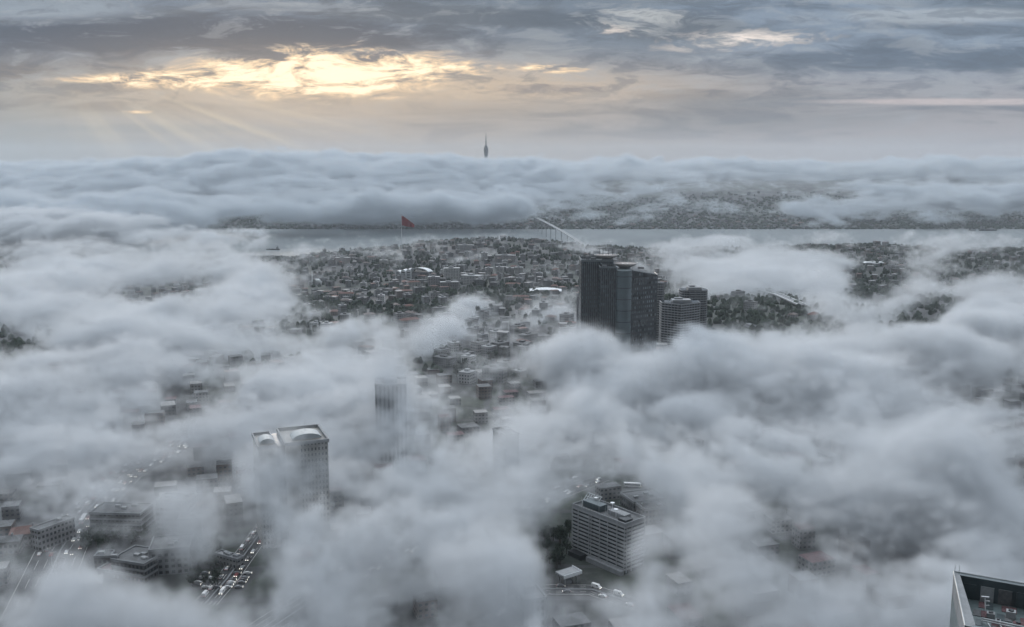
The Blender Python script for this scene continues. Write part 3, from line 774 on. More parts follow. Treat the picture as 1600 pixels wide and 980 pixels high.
road('road', rdA, 30); road('road', rdB, 26); road('road', rdC, 14)
rdD = [at(x, y, 120) for x, y in ((740, 975), (850, 921), (925, 922), (1010, 950))]; road('road', rdD, 13)

def make_vehicle(kind, color):
    m = mat('car_paint_%s' % '_'.join(str(int(c * 100)) for c in color), color, .35, .2, var=.03, spec=.6)
    L, W, H = {'car': (4.5, 1.8, 1.45), 'van': (5.6, 2.0, 2.3), 'bus': (12, 2.5, 3.1)}[kind]
    t = empty('parked_car' if False else {'car': 'car', 'van': 'van', 'bus': 'bus'}[kind], (0, 0, 0))
    b = MB()
    if kind == 'car':
        prof = [(-L / 2, .3), (L / 2, .3), (L / 2, .75), (L * .28, .9), (L * .1, H), (-L * .28, H), (-L * .45, .95), (-L / 2, .85)]
    elif kind == 'van': prof = [(-L / 2, .35), (L / 2, .35), (L / 2, 1.1), (L * .38, 1.3), (L * .24, H), (-L / 2, H)]
    else: prof = [(-L / 2, .4), (L / 2, .4), (L / 2 , 1.4), (L / 2 - .3, H), (-L / 2, H)]
    n = len(prof)
    for s in (-1, 1): b.v += [(p[0], s * W / 2 * (1 if p[1] < 1 or kind == 'bus' else .86), p[1]) for p in prof]
    for i in range(n): b.f.append((i, (i + 1) % n, n + (i + 1) % n, n + i)); b.mi.append(0)
    b.f.append(tuple(range(n - 1, -1, -1))); b.mi.append(0); b.f.append(tuple(n + i for i in range(n))); b.mi.append(0)
    b.build('body', m, t)
    if kind == 'bus': MB().box(-L / 2 + .4, -W / 2 - .02, 1.5, L / 2 - .5, W / 2 + .02, 2.5).build('side_window', M_glass, t)
    else:
        MB().box(-L * .26 if kind == 'car' else L * .05, -W * .455, .98 if kind == 'car' else 1.35, L * .1 if kind == 'car' else L * .25, W * .455, H * .92 if kind == 'car' else H * .85).build('side_window', M_glass, t)
    for sx in (-1, 1):
        for sy in (-1, 1):
            w = MB(); w.lathe([(.12, -.1), (.33, -.1), (.33, .1), (.12, .1)], 12)
            o = w.build('wheel', M_dark, t); o.rotation_euler = (R(90), 0, 0); o.location = (sx * L * .31, sy * (W / 2 - .08), .33)
    for sy in (-1, 1):
        MB().box(L / 2 - .02, sy * W * .34 - .2, .55, L / 2 + .05, sy * W * .34 + .2, .78).build('headlight', M_lamp, t)
        MB().box(-L / 2 - .05, sy * W * .36 - .15, .62, -L / 2 + .02, sy * W * .36 + .15, .8).build('tail_light', M_tail, t)
    return t
CARC = [(.55, .56, .57), (.4, .41, .42), (.03, .03, .035), (.14, .15, .16), (.16, .03, .03), (.5, .5, .5)]
NAMEC = ['white', 'silver', 'black', 'grey', 'red', 'white']
protos = [make_vehicle('car', c) for c in CARC]; vanp = make_vehicle('van', (.78, .78, .78)); busp = make_vehicle('bus', (.75, .75, .75))
used = set()
def put_vehicle(pr, x, y, z, rz, label, cat, group):
    o = pr if pr.name not in used else copy_tree(pr)
    used.add(pr.name if o is pr else o.name)
    o.location = (x, y, z); o.rotation_euler = (0, 0, rz); tag(o, label, cat, group)
    return o
def along(pts, s):
    seg = [(pts[i + 1] - pts[i]).length for i in range(len(pts) - 1)]
    for i, l in enumerate(seg):
        if s <= l: d = (pts[i + 1] - pts[i]).normalized(); return pts[i] + d * s, d
        s -= l
    return None, None
def traffic(pts, s0, s1, gap, lanes, rndseed, place, group):
    r_ = random.Random(rndseed)
    for ln in lanes:
        s = s0 + r_.uniform(0, gap)
        while s < s1:
            p, d = along(pts, s)
            if p is None: break
            n = Vector((-d.y, d.x, 0)); q = p + n * ln
            k = r_.choice([0, 0, 1, 2, 3, 4, 5, 0, 6])
            pr = vanp if k == 6 else protos[k]
            rz = math.atan2(d.y, d.x) + (0 if ln > 0 else math.pi)
            nm = 'van' if k == 6 else 'car'; c = 'white' if k == 6 else NAMEC[k]
            side = 'coming towards us with headlights on' if (ln < 0) else 'driving away'
            put_vehicle(pr, q.x, q.y, 120.14, rz, '%s %s %s %s' % (c, nm, side, place), nm, '%s %ss %s' % (c, nm, side.split()[0] + ' ' + group))
            s += gap * r_.uniform(.7, 1.6)
traffic(rdA, 95, 330, 15, (-11, -7.5, -4, 4, 7.5, 11), 5, 'on the highway at the lower left', 'on the left highway')
traffic(rdB, 70, 310, 15, (-9.5, -6), 8, 'on the misty diagonal highway', 'on the diagonal highway')
traffic(rdB, 70, 310, 30, (4, 9), 9, 'on the misty diagonal highway', 'on the diagonal highway')
traffic(rdD, 15, 150, 17, (-3.5, 3.5), 14, 'on the street below the banded office', 'on the street below the office')
traffic(rdC, 10, 150, 9, (-4, 4), 12, 'on the side street by the pale shed', 'on the side street')
r_ = random.Random(2)
for i in range(5):
    for j in range(7):                                # car park beside the highway
        if not (i or j):
            q = at(352, 908, 120); tag(MB().box(q.x - 18, q.y - 12, 119, q.x + 14, q.y + 12, 120.05).build('car_park', M_asph), kind='structure')
        p = at(352, 908, 120) + Vector((i * 6 - 14, j * 3 - 9, 0)); k = r_.randrange(6)
        if r_.random() < .5 or k == 4: continue
        put_vehicle(protos[k], p.x, p.y, 120.1, .15, '%s car parked in the car park below the pale shed' % NAMEC[k], 'car', '%s cars in the car park' % NAMEC[k])
p = at(988, 759, 121); put_vehicle(busp, p.x, p.y, 120.1, R(-8), 'white bus on the street behind the banded office', 'bus', None)
p = at(130, 812, 121); put_vehicle(busp, p.x, p.y, 120.1, math.atan2((rdA[2] - rdA[1]).y, (rdA[2] - rdA[1]).x), 'white bus among cars on the lower left highway', 'bus', None)

# street lamps on the highways
lamp0 = empty('street_lamp', (0, 0, 0))
MB().cyl(0, 0, 0, 10, .14, .08, 8).build('pole', M_steel, lamp0)
MB().bar((-2.2, 0, 10.3), (2.2, 0, 10.3), .07).build('arm', M_steel, lamp0)
for s in (-1, 1): MB().box(s * 2.2 - .5, -.2, 10.15, s * 2.2 + .5, .2, 10.35).build('lamp_head', M_conc, lamp0)
first = True
for pts, place in ((rdA, 'on the median of the left highway'), (rdB, 'on the median of the diagonal highway')):
    s = 75
    while True:
        p, d = along(pts, s)
        if p is None: break
        o = lamp0 if first else copy_tree(lamp0); first = False
        o.location = (p.x, p.y, 120.1); o.rotation_euler = (0, 0, math.atan2(d.y, d.x) + math.pi / 2)
        tag(o, 'thin steel double arm street lamp ' + place, 'street lamp', 'street lamps ' + place); s += 32

# ------------------------------------------------------------------ trees
def leafmat(name, c): 
    m = mat(name, c, .9, var=.35, scale=.35, spec=.2); return m
LEAF = [leafmat('leaves_dark', (.022, .034, .026)), leafmat('leaves_mid', (.035, .05, .035))]
def tree_mesh(seed, h, w, leaves=420):
    r_ = random.Random(seed); b = MB(); cl = []
    for i in range(9):
        a = r_.uniform(0, 6.28); rr = r_.uniform(0, w * .32); cl.append((rr * math.cos(a), rr * math.sin(a), h * r_.uniform(.42, .86), w * r_.uniform(.17, .3)))
    for i in range(leaves):
        cx, cyy, cz, cr = cl[i % 9]
        v = Vector((r_.gauss(0, 1), r_.gauss(0, 1), r_.gauss(0, .8))).normalized() * cr * r_.uniform(.55, 1.12)
        p = Vector((cx, cyy, cz)) + v; s = r_.uniform(.35, .8) * w * .09
        n = (v.normalized() + Vector((r_.uniform(-.7, .7), r_.uniform(-.7, .7), r_.uniform(-.2, .9)))).normalized()
        q = n.to_track_quat('Z', 'Y').to_matrix()
        b.face([p + q @ Vector(c) * s for c in ((-1, -.6, 0), (.2, -1, .15), (1, .3, 0), (-.1, 1, .2))], 0 if r_.random() < .6 else 1)
    tr = MB().cyl(0, 0, -1, h * .55, w * .045, w * .02, 7)
    for k in range(5):
        a = k * 1.26; tr.bar((0, 0, h * (.3 + .04 * k)), (math.cos(a) * w * .25, math.sin(a) * w * .25, h * (.55 + .05 * k)), w * .012)
    return b, tr
tproto = []
for i, (h, w) in enumerate(((11, 9), (14, 9), (9, 8), (13, 6))):
    t = empty('tree', (0, 0, 0)); b, tr = tree_mesh(40 + i, h, w)
    b.build('crown', LEAF, t); tr.build('trunk', M_bark, t); tproto.append(t)
tused = set()
def put_tree(i, p, s, rz, label, group):
    o = tproto[i] if i not in tused else copy_tree(tproto[i]); tused.add(i)
    o.location = p; o.scale = (s, s, s); o.rotation_euler = (0, 0, rz); tag(o, label, 'tree', group)
r_ = random.Random(11)
for i in range(64):
    k = i % 3
    if k == 0: px, py = r_.uniform(130, 175), r_.uniform(838, 868)
    elif k == 1: px, py = r_.uniform(180, 245), r_.uniform(828, 850)
    else: px, py = r_.uniform(300, 345), r_.uniform(855, 925)
    p = at(px, py, 120)
    put_tree(r_.randrange(4), p, r_.uniform(.6, 1.0), r_.uniform(0, 6), 'dark leafy tree in the %s' % ('grove left of the white pillar', 'grove behind the dark flat roofed building', 'strip between the pale block and the parked cars')[k], ('trees left of the white pillar', 'trees behind the flat roof', 'trees along the side street')[k])
for i in range(26):
    px, py = r_.uniform(850, 892), r_.uniform(835, 890); p = at(px, py, 120)
    put_tree(r_.randrange(4), p, r_.uniform(.6, 1.0), r_.uniform(0, 6), 'dark leafy tree in the shadow left of the banded office', 'trees left of the banded office')

# ------------------------------------------------------------------ houses on the hills
def house_proto(name, w, d, h, wall, glass, kind, roofm, pw=3.0):
    f = facade(name + '_%d_%d_%d' % (w, d, h) + str(wall[0]), wall, glass, pw, 3.0, .5, .45)
    o = MB().box(-w / 2, -d / 2, -6, w / 2, d / 2, h).build(name, f)
    if kind == 'hip':
        b = MB(); x, y = w / 2 + .5, d / 2 + .5; rh = 2.6
        b.v += [(-x, -y, h), (x, -y, h), (x, y, h), (-x, y, h), (-x + d * .4, 0, h + rh), (x - d * .4, 0, h + rh)]
        for q in ((0, 1, 5, 4), (1, 2, 5), (2, 3, 4, 5), (3, 0, 4), (0, 3, 2, 1)): b.f.append(q); b.mi.append(0)
        b.build('roof', roofm, o)
    else:
        b = MB().box(-w / 2 - .3, -d / 2 - .3, h, w / 2 + .3, d / 2 + .3, h + .7); b.box(-w * .15, -d * .15, h + .7, w * .2, d * .2, h + 2.8); b.build('roof', roofm, o)
    return o
PW = (.30, .30, .305); PG = (.16, .165, .17); PB = (.19, .165, .15); GL = (.05, .06, .07)
protoH = [
 (house_proto('apartment_block', 18, 13, 13, PW, GL, 'flat', M_roofgrey), 'pale flat roofed apartment block'),
 (house_proto('apartment_block', 14, 12, 10, (.46, .46, .47), GL, 'flat', M_pale), 'white flat roofed apartment block'),
 (house_proto('apartment_block', 22, 13, 12, PG, GL, 'flat', M_roofgrey), 'grey long apartment block'),
 (house_proto('apartment_block', 12, 12, 16, (.22, .225, .23), GL, 'flat', M_conc), 'slim grey apartment block'),
 (house_proto('house', 14, 11, 7, PB, GL, 'hip', M_tile), 'brown house with red hipped roof'),
 (house_proto('house', 16, 11, 8, PW, GL, 'hip', mat('grey_tiles', (.13, .11, .105), .9, var=.2)), 'pale house with dull hipped roof'),
 (house_proto('apartment_block', 26, 12, 10, (.36, .36, .36), GL, 'hip', M_tile), 'long pale apartment block with red roof'),
]
MARKS = {
 'on the hill around the flagpole': ((628, 392, 'the tall flagpole'), (640, 436, 'the arched white hotel'), (492, 446, 'the small white mosque'), (600, 418, 'the square beige block'), (536, 412, 'the long pink grey block'), (678, 450, 'the gridded grey block')),
 'on the hill crest left of the dark tower': ((706, 441, 'the tall white hill block'), (852, 458, 'the long white hall roof'), (788, 430, 'the row of four blocks'), (790, 408, 'the long pale row block'), (728, 390, 'the long skyline block'), (757, 408, 'the small bright upright block'), (905, 400, 'the dark glass tower')),
}
BOX = {'in the misty valley under the flagpole hill': (480, 455, 690, 520), 'in the misty valley left of the dark tower': (690, 470, 900, 600), 'in the small left opening between clouds': (200, 428, 325, 452), 'on the wooded slope at the right': (1320, 390, 1600, 475), 'beside the elevated road at the right': (1110, 445, 1270, 500), 'on the far shore under the fog wall': (540, 325, 1300, 357), 'in the valley left of the dark tower': (690, 470, 900, 600)}
def where(x, y, z, place):
    d = Vector((x, y, z - CAM_H)); f = d.y * cp - d.z * sp; px = 800 + F * x / f; py = 490 - F * (d.y * sp + d.z * cp) / f
    if place in MARKS:
        m = min(MARKS[place], key=lambda q: (q[0] - px) ** 2 + 4 * (q[1] - py) ** 2); dx, dy = px - m[0], py - m[1]
        side = ('left of ' if dx < 0 else 'right of ') if abs(dx) > abs(dy) * 2.2 else ('behind ' if dy < 0 else 'in front of ')
        return side + m[2]
    if place in BOX:
        x0, y0, x1, y1 = BOX[place]; n = 5 if x1 - x0 > 250 else 3
        k = max(0, min(n - 1, int((px - x0) / (x1 - x0) * n)))
        c = (('left end', 'left part', 'middle', 'right part', 'right end') if n == 5 else ('left side', 'middle', 'right side'))[k]
        r = 'upper ' if py < (y0 + y1) / 2 else 'lower '
        return place + ', ' + r + c
    return place
hused = set(); spots = []
def put_house(i, x, y, rz, s, place, z=None):
    o0, nm = protoH[i]
    o = o0 if i not in hused else copy_tree(o0); hused.add(i)
    o.location = (x, y, hz(x, y) if z is None else z); o.rotation_euler = (0, 0, rz); o.scale = (s[0], s[1], s[2])
    grp = '%s %s' % (nm, place); lab = '%s %s' % (nm, where(x, y, o.location.z, place)); lab = ' '.join(lab.split()[:16]); tag(o, lab, 'apartment block' if 'block' in nm else 'house', grp.replace('block', 'blocks', 1).replace('house', 'houses', 1))
stuffH = MB(); stuffR = 0
def stuff_house(x, y, rz, w, d, h):
    z = hz(x, y); c, s = math.cos(rz), math.sin(rz); i = len(stuffH.v)
    for zz in (z - 6, z + h):
        for a, b in ((-1, -1), (1, -1), (1, 1), (-1, 1)): stuffH.v.append((x + a * w / 2 * c - b * d / 2 * s, y + a * w / 2 * s + b * d / 2 * c, zz))
    m = random.choice((0, 0, 1, 2))
    for q in ((0, 1, 5, 4), (1, 2, 6, 5), (2, 3, 7, 6), (3, 0, 4, 7)): stuffH.f.append(tuple(i + k for k in q)); stuffH.mi.append(m)
    stuffH.f.append((i + 4, i + 5, i + 6, i + 7)); stuffH.mi.append(random.choice((3, 3, 4, 1)))
ZONES = [  # pixel polygon box, share, place
 ((480, 392, 700, 452), 62, 'on the hill around the flagpole'),
 ((700, 384, 905, 452), 62, 'on the hill crest left of the dark tower'),
 ((480, 455, 690, 520), 34, 'in the misty valley under the flagpole hill'),
 ((690, 470, 900, 600), 52, 'in the misty valley left of the dark tower'),
 ((200, 428, 325, 452), 14, 'in the small left opening between clouds'),
 ((1320, 395, 1600, 475), 26, 'on the wooded slope at the right'),
 ((1110, 445, 1270, 500), 12, 'beside the elevated road at the right'),
]
r_ = random.Random(5); grid = {}
def free(x, y, gap):
    k = (int(x // 30), int(y // 30))
    for a in (-1, 0, 1):
        for b in (-1, 0, 1):
            for q in grid.get((k[0] + a, k[1] + b), ()):
                if (q[0] - x) ** 2 + (q[1] - y) ** 2 < gap * gap: return False
    grid.setdefault(k, []).append((x, y)); return True
LAND = []   # reserve room for the landmark buildings
for px, py in ((636, 428), (715, 432), (745, 440), (850, 456), (627, 392), (492, 440), (760, 392)):
    p = on_ground(px, py); free(p.x, p.y, 5); LAND.append(p)
for (x0, y0, x1, y1), n, place in ZONES:
    k = 0; tries = 0
    while k < n and tries < 4000:
        tries += 1
        p = on_ground(r_.uniform(x0, x1), r_.uniform(y0, y1))
        if p.y > 4000 or p.y < 950: continue
        if any((p.x - q.x) ** 2 + (p.y - q.y) ** 2 < 38 ** 2 for q in LAND): continue
        if not free(p.x, p.y, 24): continue
        i = r_.choices(range(7), (5, 4, 4, 3, 3, 3, 2))[0]
        ang = round((fbm(np.array([p.x / 500]), np.array([p.y / 500]), 2)[0] * 4), 1) + r_.choice((0, 0, math.pi / 2)) + r_.uniform(-.15, .15)
        put_house(i, p.x, p.y, ang, (r_.uniform(.8, 1.15), r_.uniform(.85, 1.15), r_.uniform(.75, 1.2)), place); k += 1
# the remaining roofs of the districts, too many to count
for _ in range(5200):
    y = r_.uniform(1000, 3000); x = (r_.uniform(-900, 2600) - 800) / F * y
    dens = fbm(np.array([x / 300]), np.array([y / 300]), 33)[0]
    if dens < -.06 or not free(x, y, 21): continue
    if hz(x, y) < 4: continue
    stuff_house(x, y, r_.uniform(0, 3), r_.uniform(9, 18), r_.uniform(9, 14), r_.uniform(6, 13))
o = stuffH.build('distant_houses', [facade('sh0', (.14, .145, .15), GL, 3, 3, .5, .4), facade('sh1', (.27, .27, .275), GL, 3, 3, .5, .4), facade('sh2', (.17, .15, .14), GL, 3, 3, .5, .4), M_roofgrey, M_tile])
tag(o, 'countless small houses of the districts sinking into the mist', 'houses', kind='stuff')
# far shore houses
k = 0
while k < 110:
    u = r_.uniform(700, 1300) if k < 85 else r_.uniform(540, 850); D = 5030 + abs(r_.gauss(0, 1)) * 330
    x = (u - 800) / F * D
    if not free(x, D, 20): continue
    i = r_.choices(range(7), (5, 8, 2, 2, 3, 3, 3))[0]
    put_house(i, x, D, r_.uniform(-.3, .3), (1.2, 1.1, 1.1), 'on the far shore under the fog wall'); k += 1
stuffH = MB()
for _ in range(2600):
    D = 5040 + r_.random() ** 1.5 * 1500; x = (r_.uniform(-100, 1750) - 800) / F * D
    if fbm(np.array([x / 300]), np.array([D / 300]), 71)[0] < -.08 or not free(x, D, 22): continue
    stuff_house(x, D, r_.uniform(-.4, .4), r_.uniform(10, 22), r_.uniform(9, 14), r_.uniform(6, 14))
o = stuffH.build('far_shore_houses', [MATS['sh0'], MATS['sh1'], MATS['sh2'], M_roofgrey, M_tile])
tag(o, 'dense small houses climbing the far shore slope', 'houses', kind='stuff')

# landmark houses of the hill
def arc_hall(px, py):
    p = on_ground(px, py); t = empty('terraced_hotel', p, R(-12)); tag(t, 'bright white terraced building with arched front and curved roofs below the flagpole', 'hotel')
    for i, (x, h, w) in enumerate(((-26, 19, 12), (-13, 22, 12), (0, 24, 12))):
        n = 10; pts = [(x - w / 2, 0)] + [(x - w / 2 * math.cos(math.pi * j / n), h - w / 2 + w / 2 * math.sin(math.pi * j / n)) for j in range(n + 1)] + [(x + w / 2, 0)]
        b = MB(); m_ = len(pts)
        for yy in (-8, 16): b.v += [(q[0], yy, q[1]) for q in pts]
        for j in range(m_): b.f.append((j, (j + 1) % m_, m_ + (j + 1) % m_, m_ + j)); b.mi.append(0)
        b.f.append(tuple(range(m_ - 1, -1, -1))); b.mi.append(0); b.f.append(tuple(m_ + j for j in range(m_))); b.mi.append(0)
        b.build('arched_bay', M_white, t)
        for z in (4, 8, 12, 16):
            MB().box(x - w * .36, -8.25, z - 1.1, x + w * .36, -8.02, z + 1.1).build('window', M_glass, t)
    b = MB(); n = 14
    for j in range(n + 1):
        a = math.pi * (.1 + .8 * j / n)
        b.v += [(20 - 30 * math.cos(a) * .9, -2, 14 + 13 * math.sin(a)), (24 - 30 * math.cos(a) * .9, 26, 12 + 13 * math.sin(a))]
        if j: q = 2 * j; b.f.append((q - 2, q, q + 1, q - 1)); b.mi.append(0)
    o = b.build('curved_roof', M_white, t); md = o.modifiers.new('thickness', 'SOLIDIFY'); md.thickness = 1.2
    MB().box(6, 0, -6, 42, 22, 17).build('wall', facade('arcwall', (.3, .3, .31), GL, 3, 3.4), t)
    MB().box(-36, -3, -8, 44, 24, 2).build('plinth', M_conc, t)
arc_hall(640, 436)
def landmark(px, py, w, d, h, label, wall, name='apartment_block', rz=0, roofm=None, cat='apartment block'):
    p = on_ground(px, py); t = empty(name, p, R(rz)); tag(t, label, cat)
    MB().box(-w / 2, -d / 2, -8, w / 2, d / 2, h).build('wall', facade('lm%d' % px, wall, GL, 3.4, 3.2, .5, .5), t)
    MB().box(-w / 2 - .4, -d / 2 - .4, h, w / 2 + .4, d / 2 + .4, h + .8).build('roof', roofm or M_pale, t)
    MB().box(-w * .2, -d * .2, h + .8, w * .1, d * .2, h + 3).build('roof_hut', M_conc, t)
landmark(706, 441, 34, 18, 30, 'tall white block in the middle of the hill with gridded windows', (.62, .62, .62), rz=8)
landmark(738, 446, 40, 26, 20, 'wide pale stepped block right of the tall white one', (.5, .5, .5), rz=-22)
landmark(702, 452, 36, 14, 14, 'low grey block at the foot of the tall white one', (.3, .3, .31), rz=5)
landmark(678, 450, 24, 16, 22, 'grey block with gridded front left of the tall white one', (.33, .33, .34), rz=5)
landmark(600, 418, 22, 14, 18, 'square beige block left of the arched white hotel', (.36, .35, .33), rz=3)
landmark(536, 412, 40, 16, 16, 'long pink grey block on the left end of the ridge', (.42, .39, .38), rz=8)
landmark(757, 408, 16, 14, 20, 'small bright upright block on the ridge right of the flag', (.55, .55, .55), rz=0)
landmark(728, 390, 44, 16, 12, 'long white block on the skyline of the ridge', (.52, .52, .53), rz=0)
landmark(790, 408, 50, 16, 14, 'long pale row block with gridded windows on the ridge', (.42, .4, .4), rz=-4)
for i, px in enumerate((764, 781, 797, 811)):
    landmark(px, 430 + i % 2, 18, 14, 16 + (i % 2) * 3, ('first', 'second', 'third', 'fourth')[i] + ' from the left of four alike pale blocks in a row on the slope', (.46, .45, .45), rz=-5)
def long_roof():
    p = on_ground(852, 458); t = empty('long_hall', p, R(-4)); tag(t, 'long low hall with a bright white slightly arched roof near the dark tower', 'hall')
    MB().box(-29, -8, -6, 29, 8, 5).build('wall', M_conc, t)
    b = MB(); n = 10
    for j in range(n + 1):
        x = -31 + 62 * j / n; z = 6.0 + 3 * math.sin(math.pi * j / n); b.v += [(x, -9, z - 1.5), (x, 9, z + .8)]
        if j: q = 2 * j; b.f.append((q - 2, q, q + 1, q - 1)); b.mi.append(0)
    o = b.build('roof', M_white, t); md = o.modifiers.new('thickness', 'SOLIDIFY'); md.thickness = .8
long_roof()
def mosque():
    p = on_ground(492, 446); t = empty('mosque', p); tag(t, 'small white mosque with one slender minaret at the left of the valley', 'mosque')
    MB().box(-2, -9, -5, 16, 9, 9).build('hall', M_pale, t)
    MB().lathe([(8, 9), (7.6, 11.5), (6, 14), (3, 15.6), (.1, 16.2)], 20).build('dome', M_steel, t).location = (7, 0, 0)
    m = MB().lathe([(1.3, -4), (1.3, 22), (2.1, 22.3), (2.1, 23.2), (1.0, 23.3), (.9, 30), (.05, 37)], 14); o = m.build('minaret', M_white, t); o.location = (-6, 0, 0)
mosque()

# flagpole on the hill
def flagpole():
    p = on_ground(628, 392); zt = CAM_H - p.y * math.tan(PITCH - math.atan((490 - 336) / F))
    t = empty('flagpole', p); tag(t, 'very tall white flagpole on the hill crest above the arched hotel', 'flagpole')
    H = zt - p.z
    MB().cyl(0, 0, -3, H, .95, .5, 12).build('pole', M_white, t)
    MB().lathe([(.1, 0), (1.3, .9), (1.3, 1.5), (.1, 2.6)], 12).build('finial', M_steel, t).location = (0, 0, H)
    MB().cyl(0, 0, -2, 2.5, 5, 4.2, 16).build('base', M_conc, t)
    # drooping flag: hoist at the pole, fly end sagging
    b = MB(); nu, nv = 26, 14; W = 38; hh = 27
    for i in range(nu + 1):
        u = i / nu
        for j in range(nv + 1):
            v = j / nv
            x = .6 + W * (u ** .9) * .96; sag = 26 * u ** 1.15
            top = H - 2 - sag; bot = H - 2 - hh - 8 * u * (1 - u) - 6 * u
            z = top + (bot - top) * v
            y = (1 - (1 - u) ** 2) * (2.6 * math.sin(u * 9 + v * 2.2) + 1.0 * math.sin(u * 17 - v * 3))
            b.v.append((x, y, z))
    for i in range(nu):
        for j in range(nv): a = i * (nv + 1) + j; b.f.append((a, a + 1, a + nv + 2, a + nv + 1)); b.mi.append(0)
    o = b.build('flag_cloth', M_red, None, True); o.name = 'flag'; o.location = p
    md = o.modifiers.new('thickness', 'SOLIDIFY'); md.thickness = .08
    tag(o, 'huge dark red flag drooping from the tall white flagpole', 'flag')
flagpole()
for px, py, hgt in ((760, 384, 26), (888, 392, 24), (872, 390, 18)):
    p = on_ground(px, py); t = empty('radio_mast', p); tag(t, {760: 'thin mast on the ridge skyline right of the flag', 888: 'thin mast on the ridge nearest the dark tower', 872: 'shorter thin mast left of another near the dark tower'}[px], 'mast')
    MB().cyl(0, 0, 0, hgt, .5, .25, 6).build('pole', M_steel, t); MB().box(-.9, -.9, hgt * .7, .9, .9, hgt * .7 + .6).build('platform', M_steel, t)

# broadcast tower far behind the bank
def broadcast():
    D = 9200; z0 = hz((760 - 800) * D / F, D); t = empty('broadcast_tower', ((760 - 800) * D / F, D, z0)); t.scale = (1.35, 1.35, 1); tag(t, 'slender dark broadcast tower with a swollen waist above the far fog bank', 'tower')
    zz = lambda py: CAM_H + D * math.tan(math.atan((490 - py) / F) - PITCH) - z0
    MB().lathe([(11, -5), (8.5, 40), (7.5, zz(252)), (9, zz(248)), (13.5, zz(240)), (16.5, zz(236)), (15, zz(232)), (8.5, zz(228)), (6, zz(227))], 28).build('shaft', mat('tower_cladding', (.028, .022, .032), .6, var=.1), t, True)
    for k, py in enumerate((245, 242, 239, 236, 233)):
        MB().cyl(0, 0, zz(py) - 1, zz(py) + .6, (10.8, 12.8, 15, 17.4, 16.8)[k] + .6, None, 28).build('ring', M_dark, t)
    MB().lathe([(4.6, zz(227)), (4.0, zz(219)), (2.8, zz(218.9)), (2.4, zz(212)), (1.3, zz(211.9)), (1.1, zz(207.5))], 12).build('mast', M_dark, t)
broadcast()
def small_mast():
    D = 8200; x = (506 - 800) * D / F; z0 = 380; t = empty('radio_mast', (x, D, hz(x, D))); tag(t, 'tiny mast poking out of the highest far cloud at the left', 'mast')
    zz = CAM_H + D * math.tan(math.atan((490 - 233) / F) - PITCH) - hz(x, D)
    MB().cyl(0, 0, 0, zz, 3.5, 1.5, 8).build('pole', M_dark, t); MB().cyl(0, 0, zz * .93, zz * .955, 7, 6, 8).build('platform', M_dark, t)
small_mast()
def far_ship(px, D, L, label, wake=0, z=0, sail=False):
    x = (px - 800) * D / F; t = empty('ship', (x, D, z)); tag(t, label, 'ship')
    hull = [(-L / 2, -L * .06), (L * .36, -L * .07), (L / 2, 0), (L * .36, L * .07), (-L / 2, L * .06)]
    MB().prism(hull, -1, L * .07, scale_top=1.05).build('hull', M_dark, t)
    MB().box(-L * .42, -L * .05, L * .07, -L * .22, L * .05, L * .22).build('bridge_house', M_dark if z else M_conc, t)
    MB().cyl(-L * .34, 0, L * .22, L * .3, L * .02, None, 10).build('funnel', M_dark, t)
    for k in range(4): MB().box(-L * .16 + k * L * .13, -L * .05, L * .07, -L * .06 + k * L * .13, L * .05, L * (.1 + .015 * (k % 2))).build('deck_cargo', M_conc, t)
    return t
ft = far_ship(426, 3840, 54, 'dark ship on the strait with a long white wake'); ft.rotation_euler = (0, 0, math.pi)
wk = MB()
for s in (-1, 1):
    n = 16
    for i in range(n):
        a0, a1 = i / n, (i + 1) / n
        x0 = ft.location.x + 26
        wk.face([(x0 + a0 * 130, 3840 + s * a0 * 16 + s, .12), (x0 + a1 * 130, 3840 + s * a1 * 16 + s, .12), (x0 + a1 * 130, 3840 + s * (a1 * 16 + 3.5), .12), (x0 + a0 * 130, 3840 + s * (a0 * 16 + 3.0), .12)])
o = wk.build('wake', mat('foam', (.75, .78, .8), .8, var=.3, scale=.1)); tag(o, 'thin white wake trailing the dark ship', 'wake', kind='stuff')
far_ship(1543, 4920, 90, 'long pale cargo ship far off at the right on the strait')
far_ship(1518, 4935, 40, 'small boat just left of the long cargo ship')

# bridge across the strait, and the elevated road of the right slope
def deck_strip(name, pts, w, th, m, parent, piers=None, rail=True, base=None):
    b = MB()
    for a, c in zip(pts[:-1], pts[1:]):
        d = (c - a).copy(); d.z = 0; d.normalize(); n = Vector((-d.y, d.x, 0)) * w / 2
        q = [a + n, a - n, c - n, c + n]; i = len(b.v)
        b.v += [tuple(p - base) for p in q] + [tuple(p - base - Vector((0, 0, th))) for p in q]
        for f in ((0, 1, 2, 3), (7, 6, 5, 4), (0, 4, 5, 1), (1, 5, 6, 2), (2, 6, 7, 3), (3, 7, 4, 0)): b.f.append(tuple(i + k for k in f)); b.mi.append(0)
    b.build(name, m, parent)
    if rail:
        for s in (-1, 1):
            r = MB()
            for a, c in zip(pts[:-1], pts[1:]):
                d = (c - a).copy(); d.z = 0; d.normalize(); n = Vector((-d.y, d.x, 0)) * w / 2 * s; e = Vector((0, 0, 1.2))
                r.bar(a + n + e - base, c + n + e - base, .5, n=5)
            r.build('rail', M_white, parent)
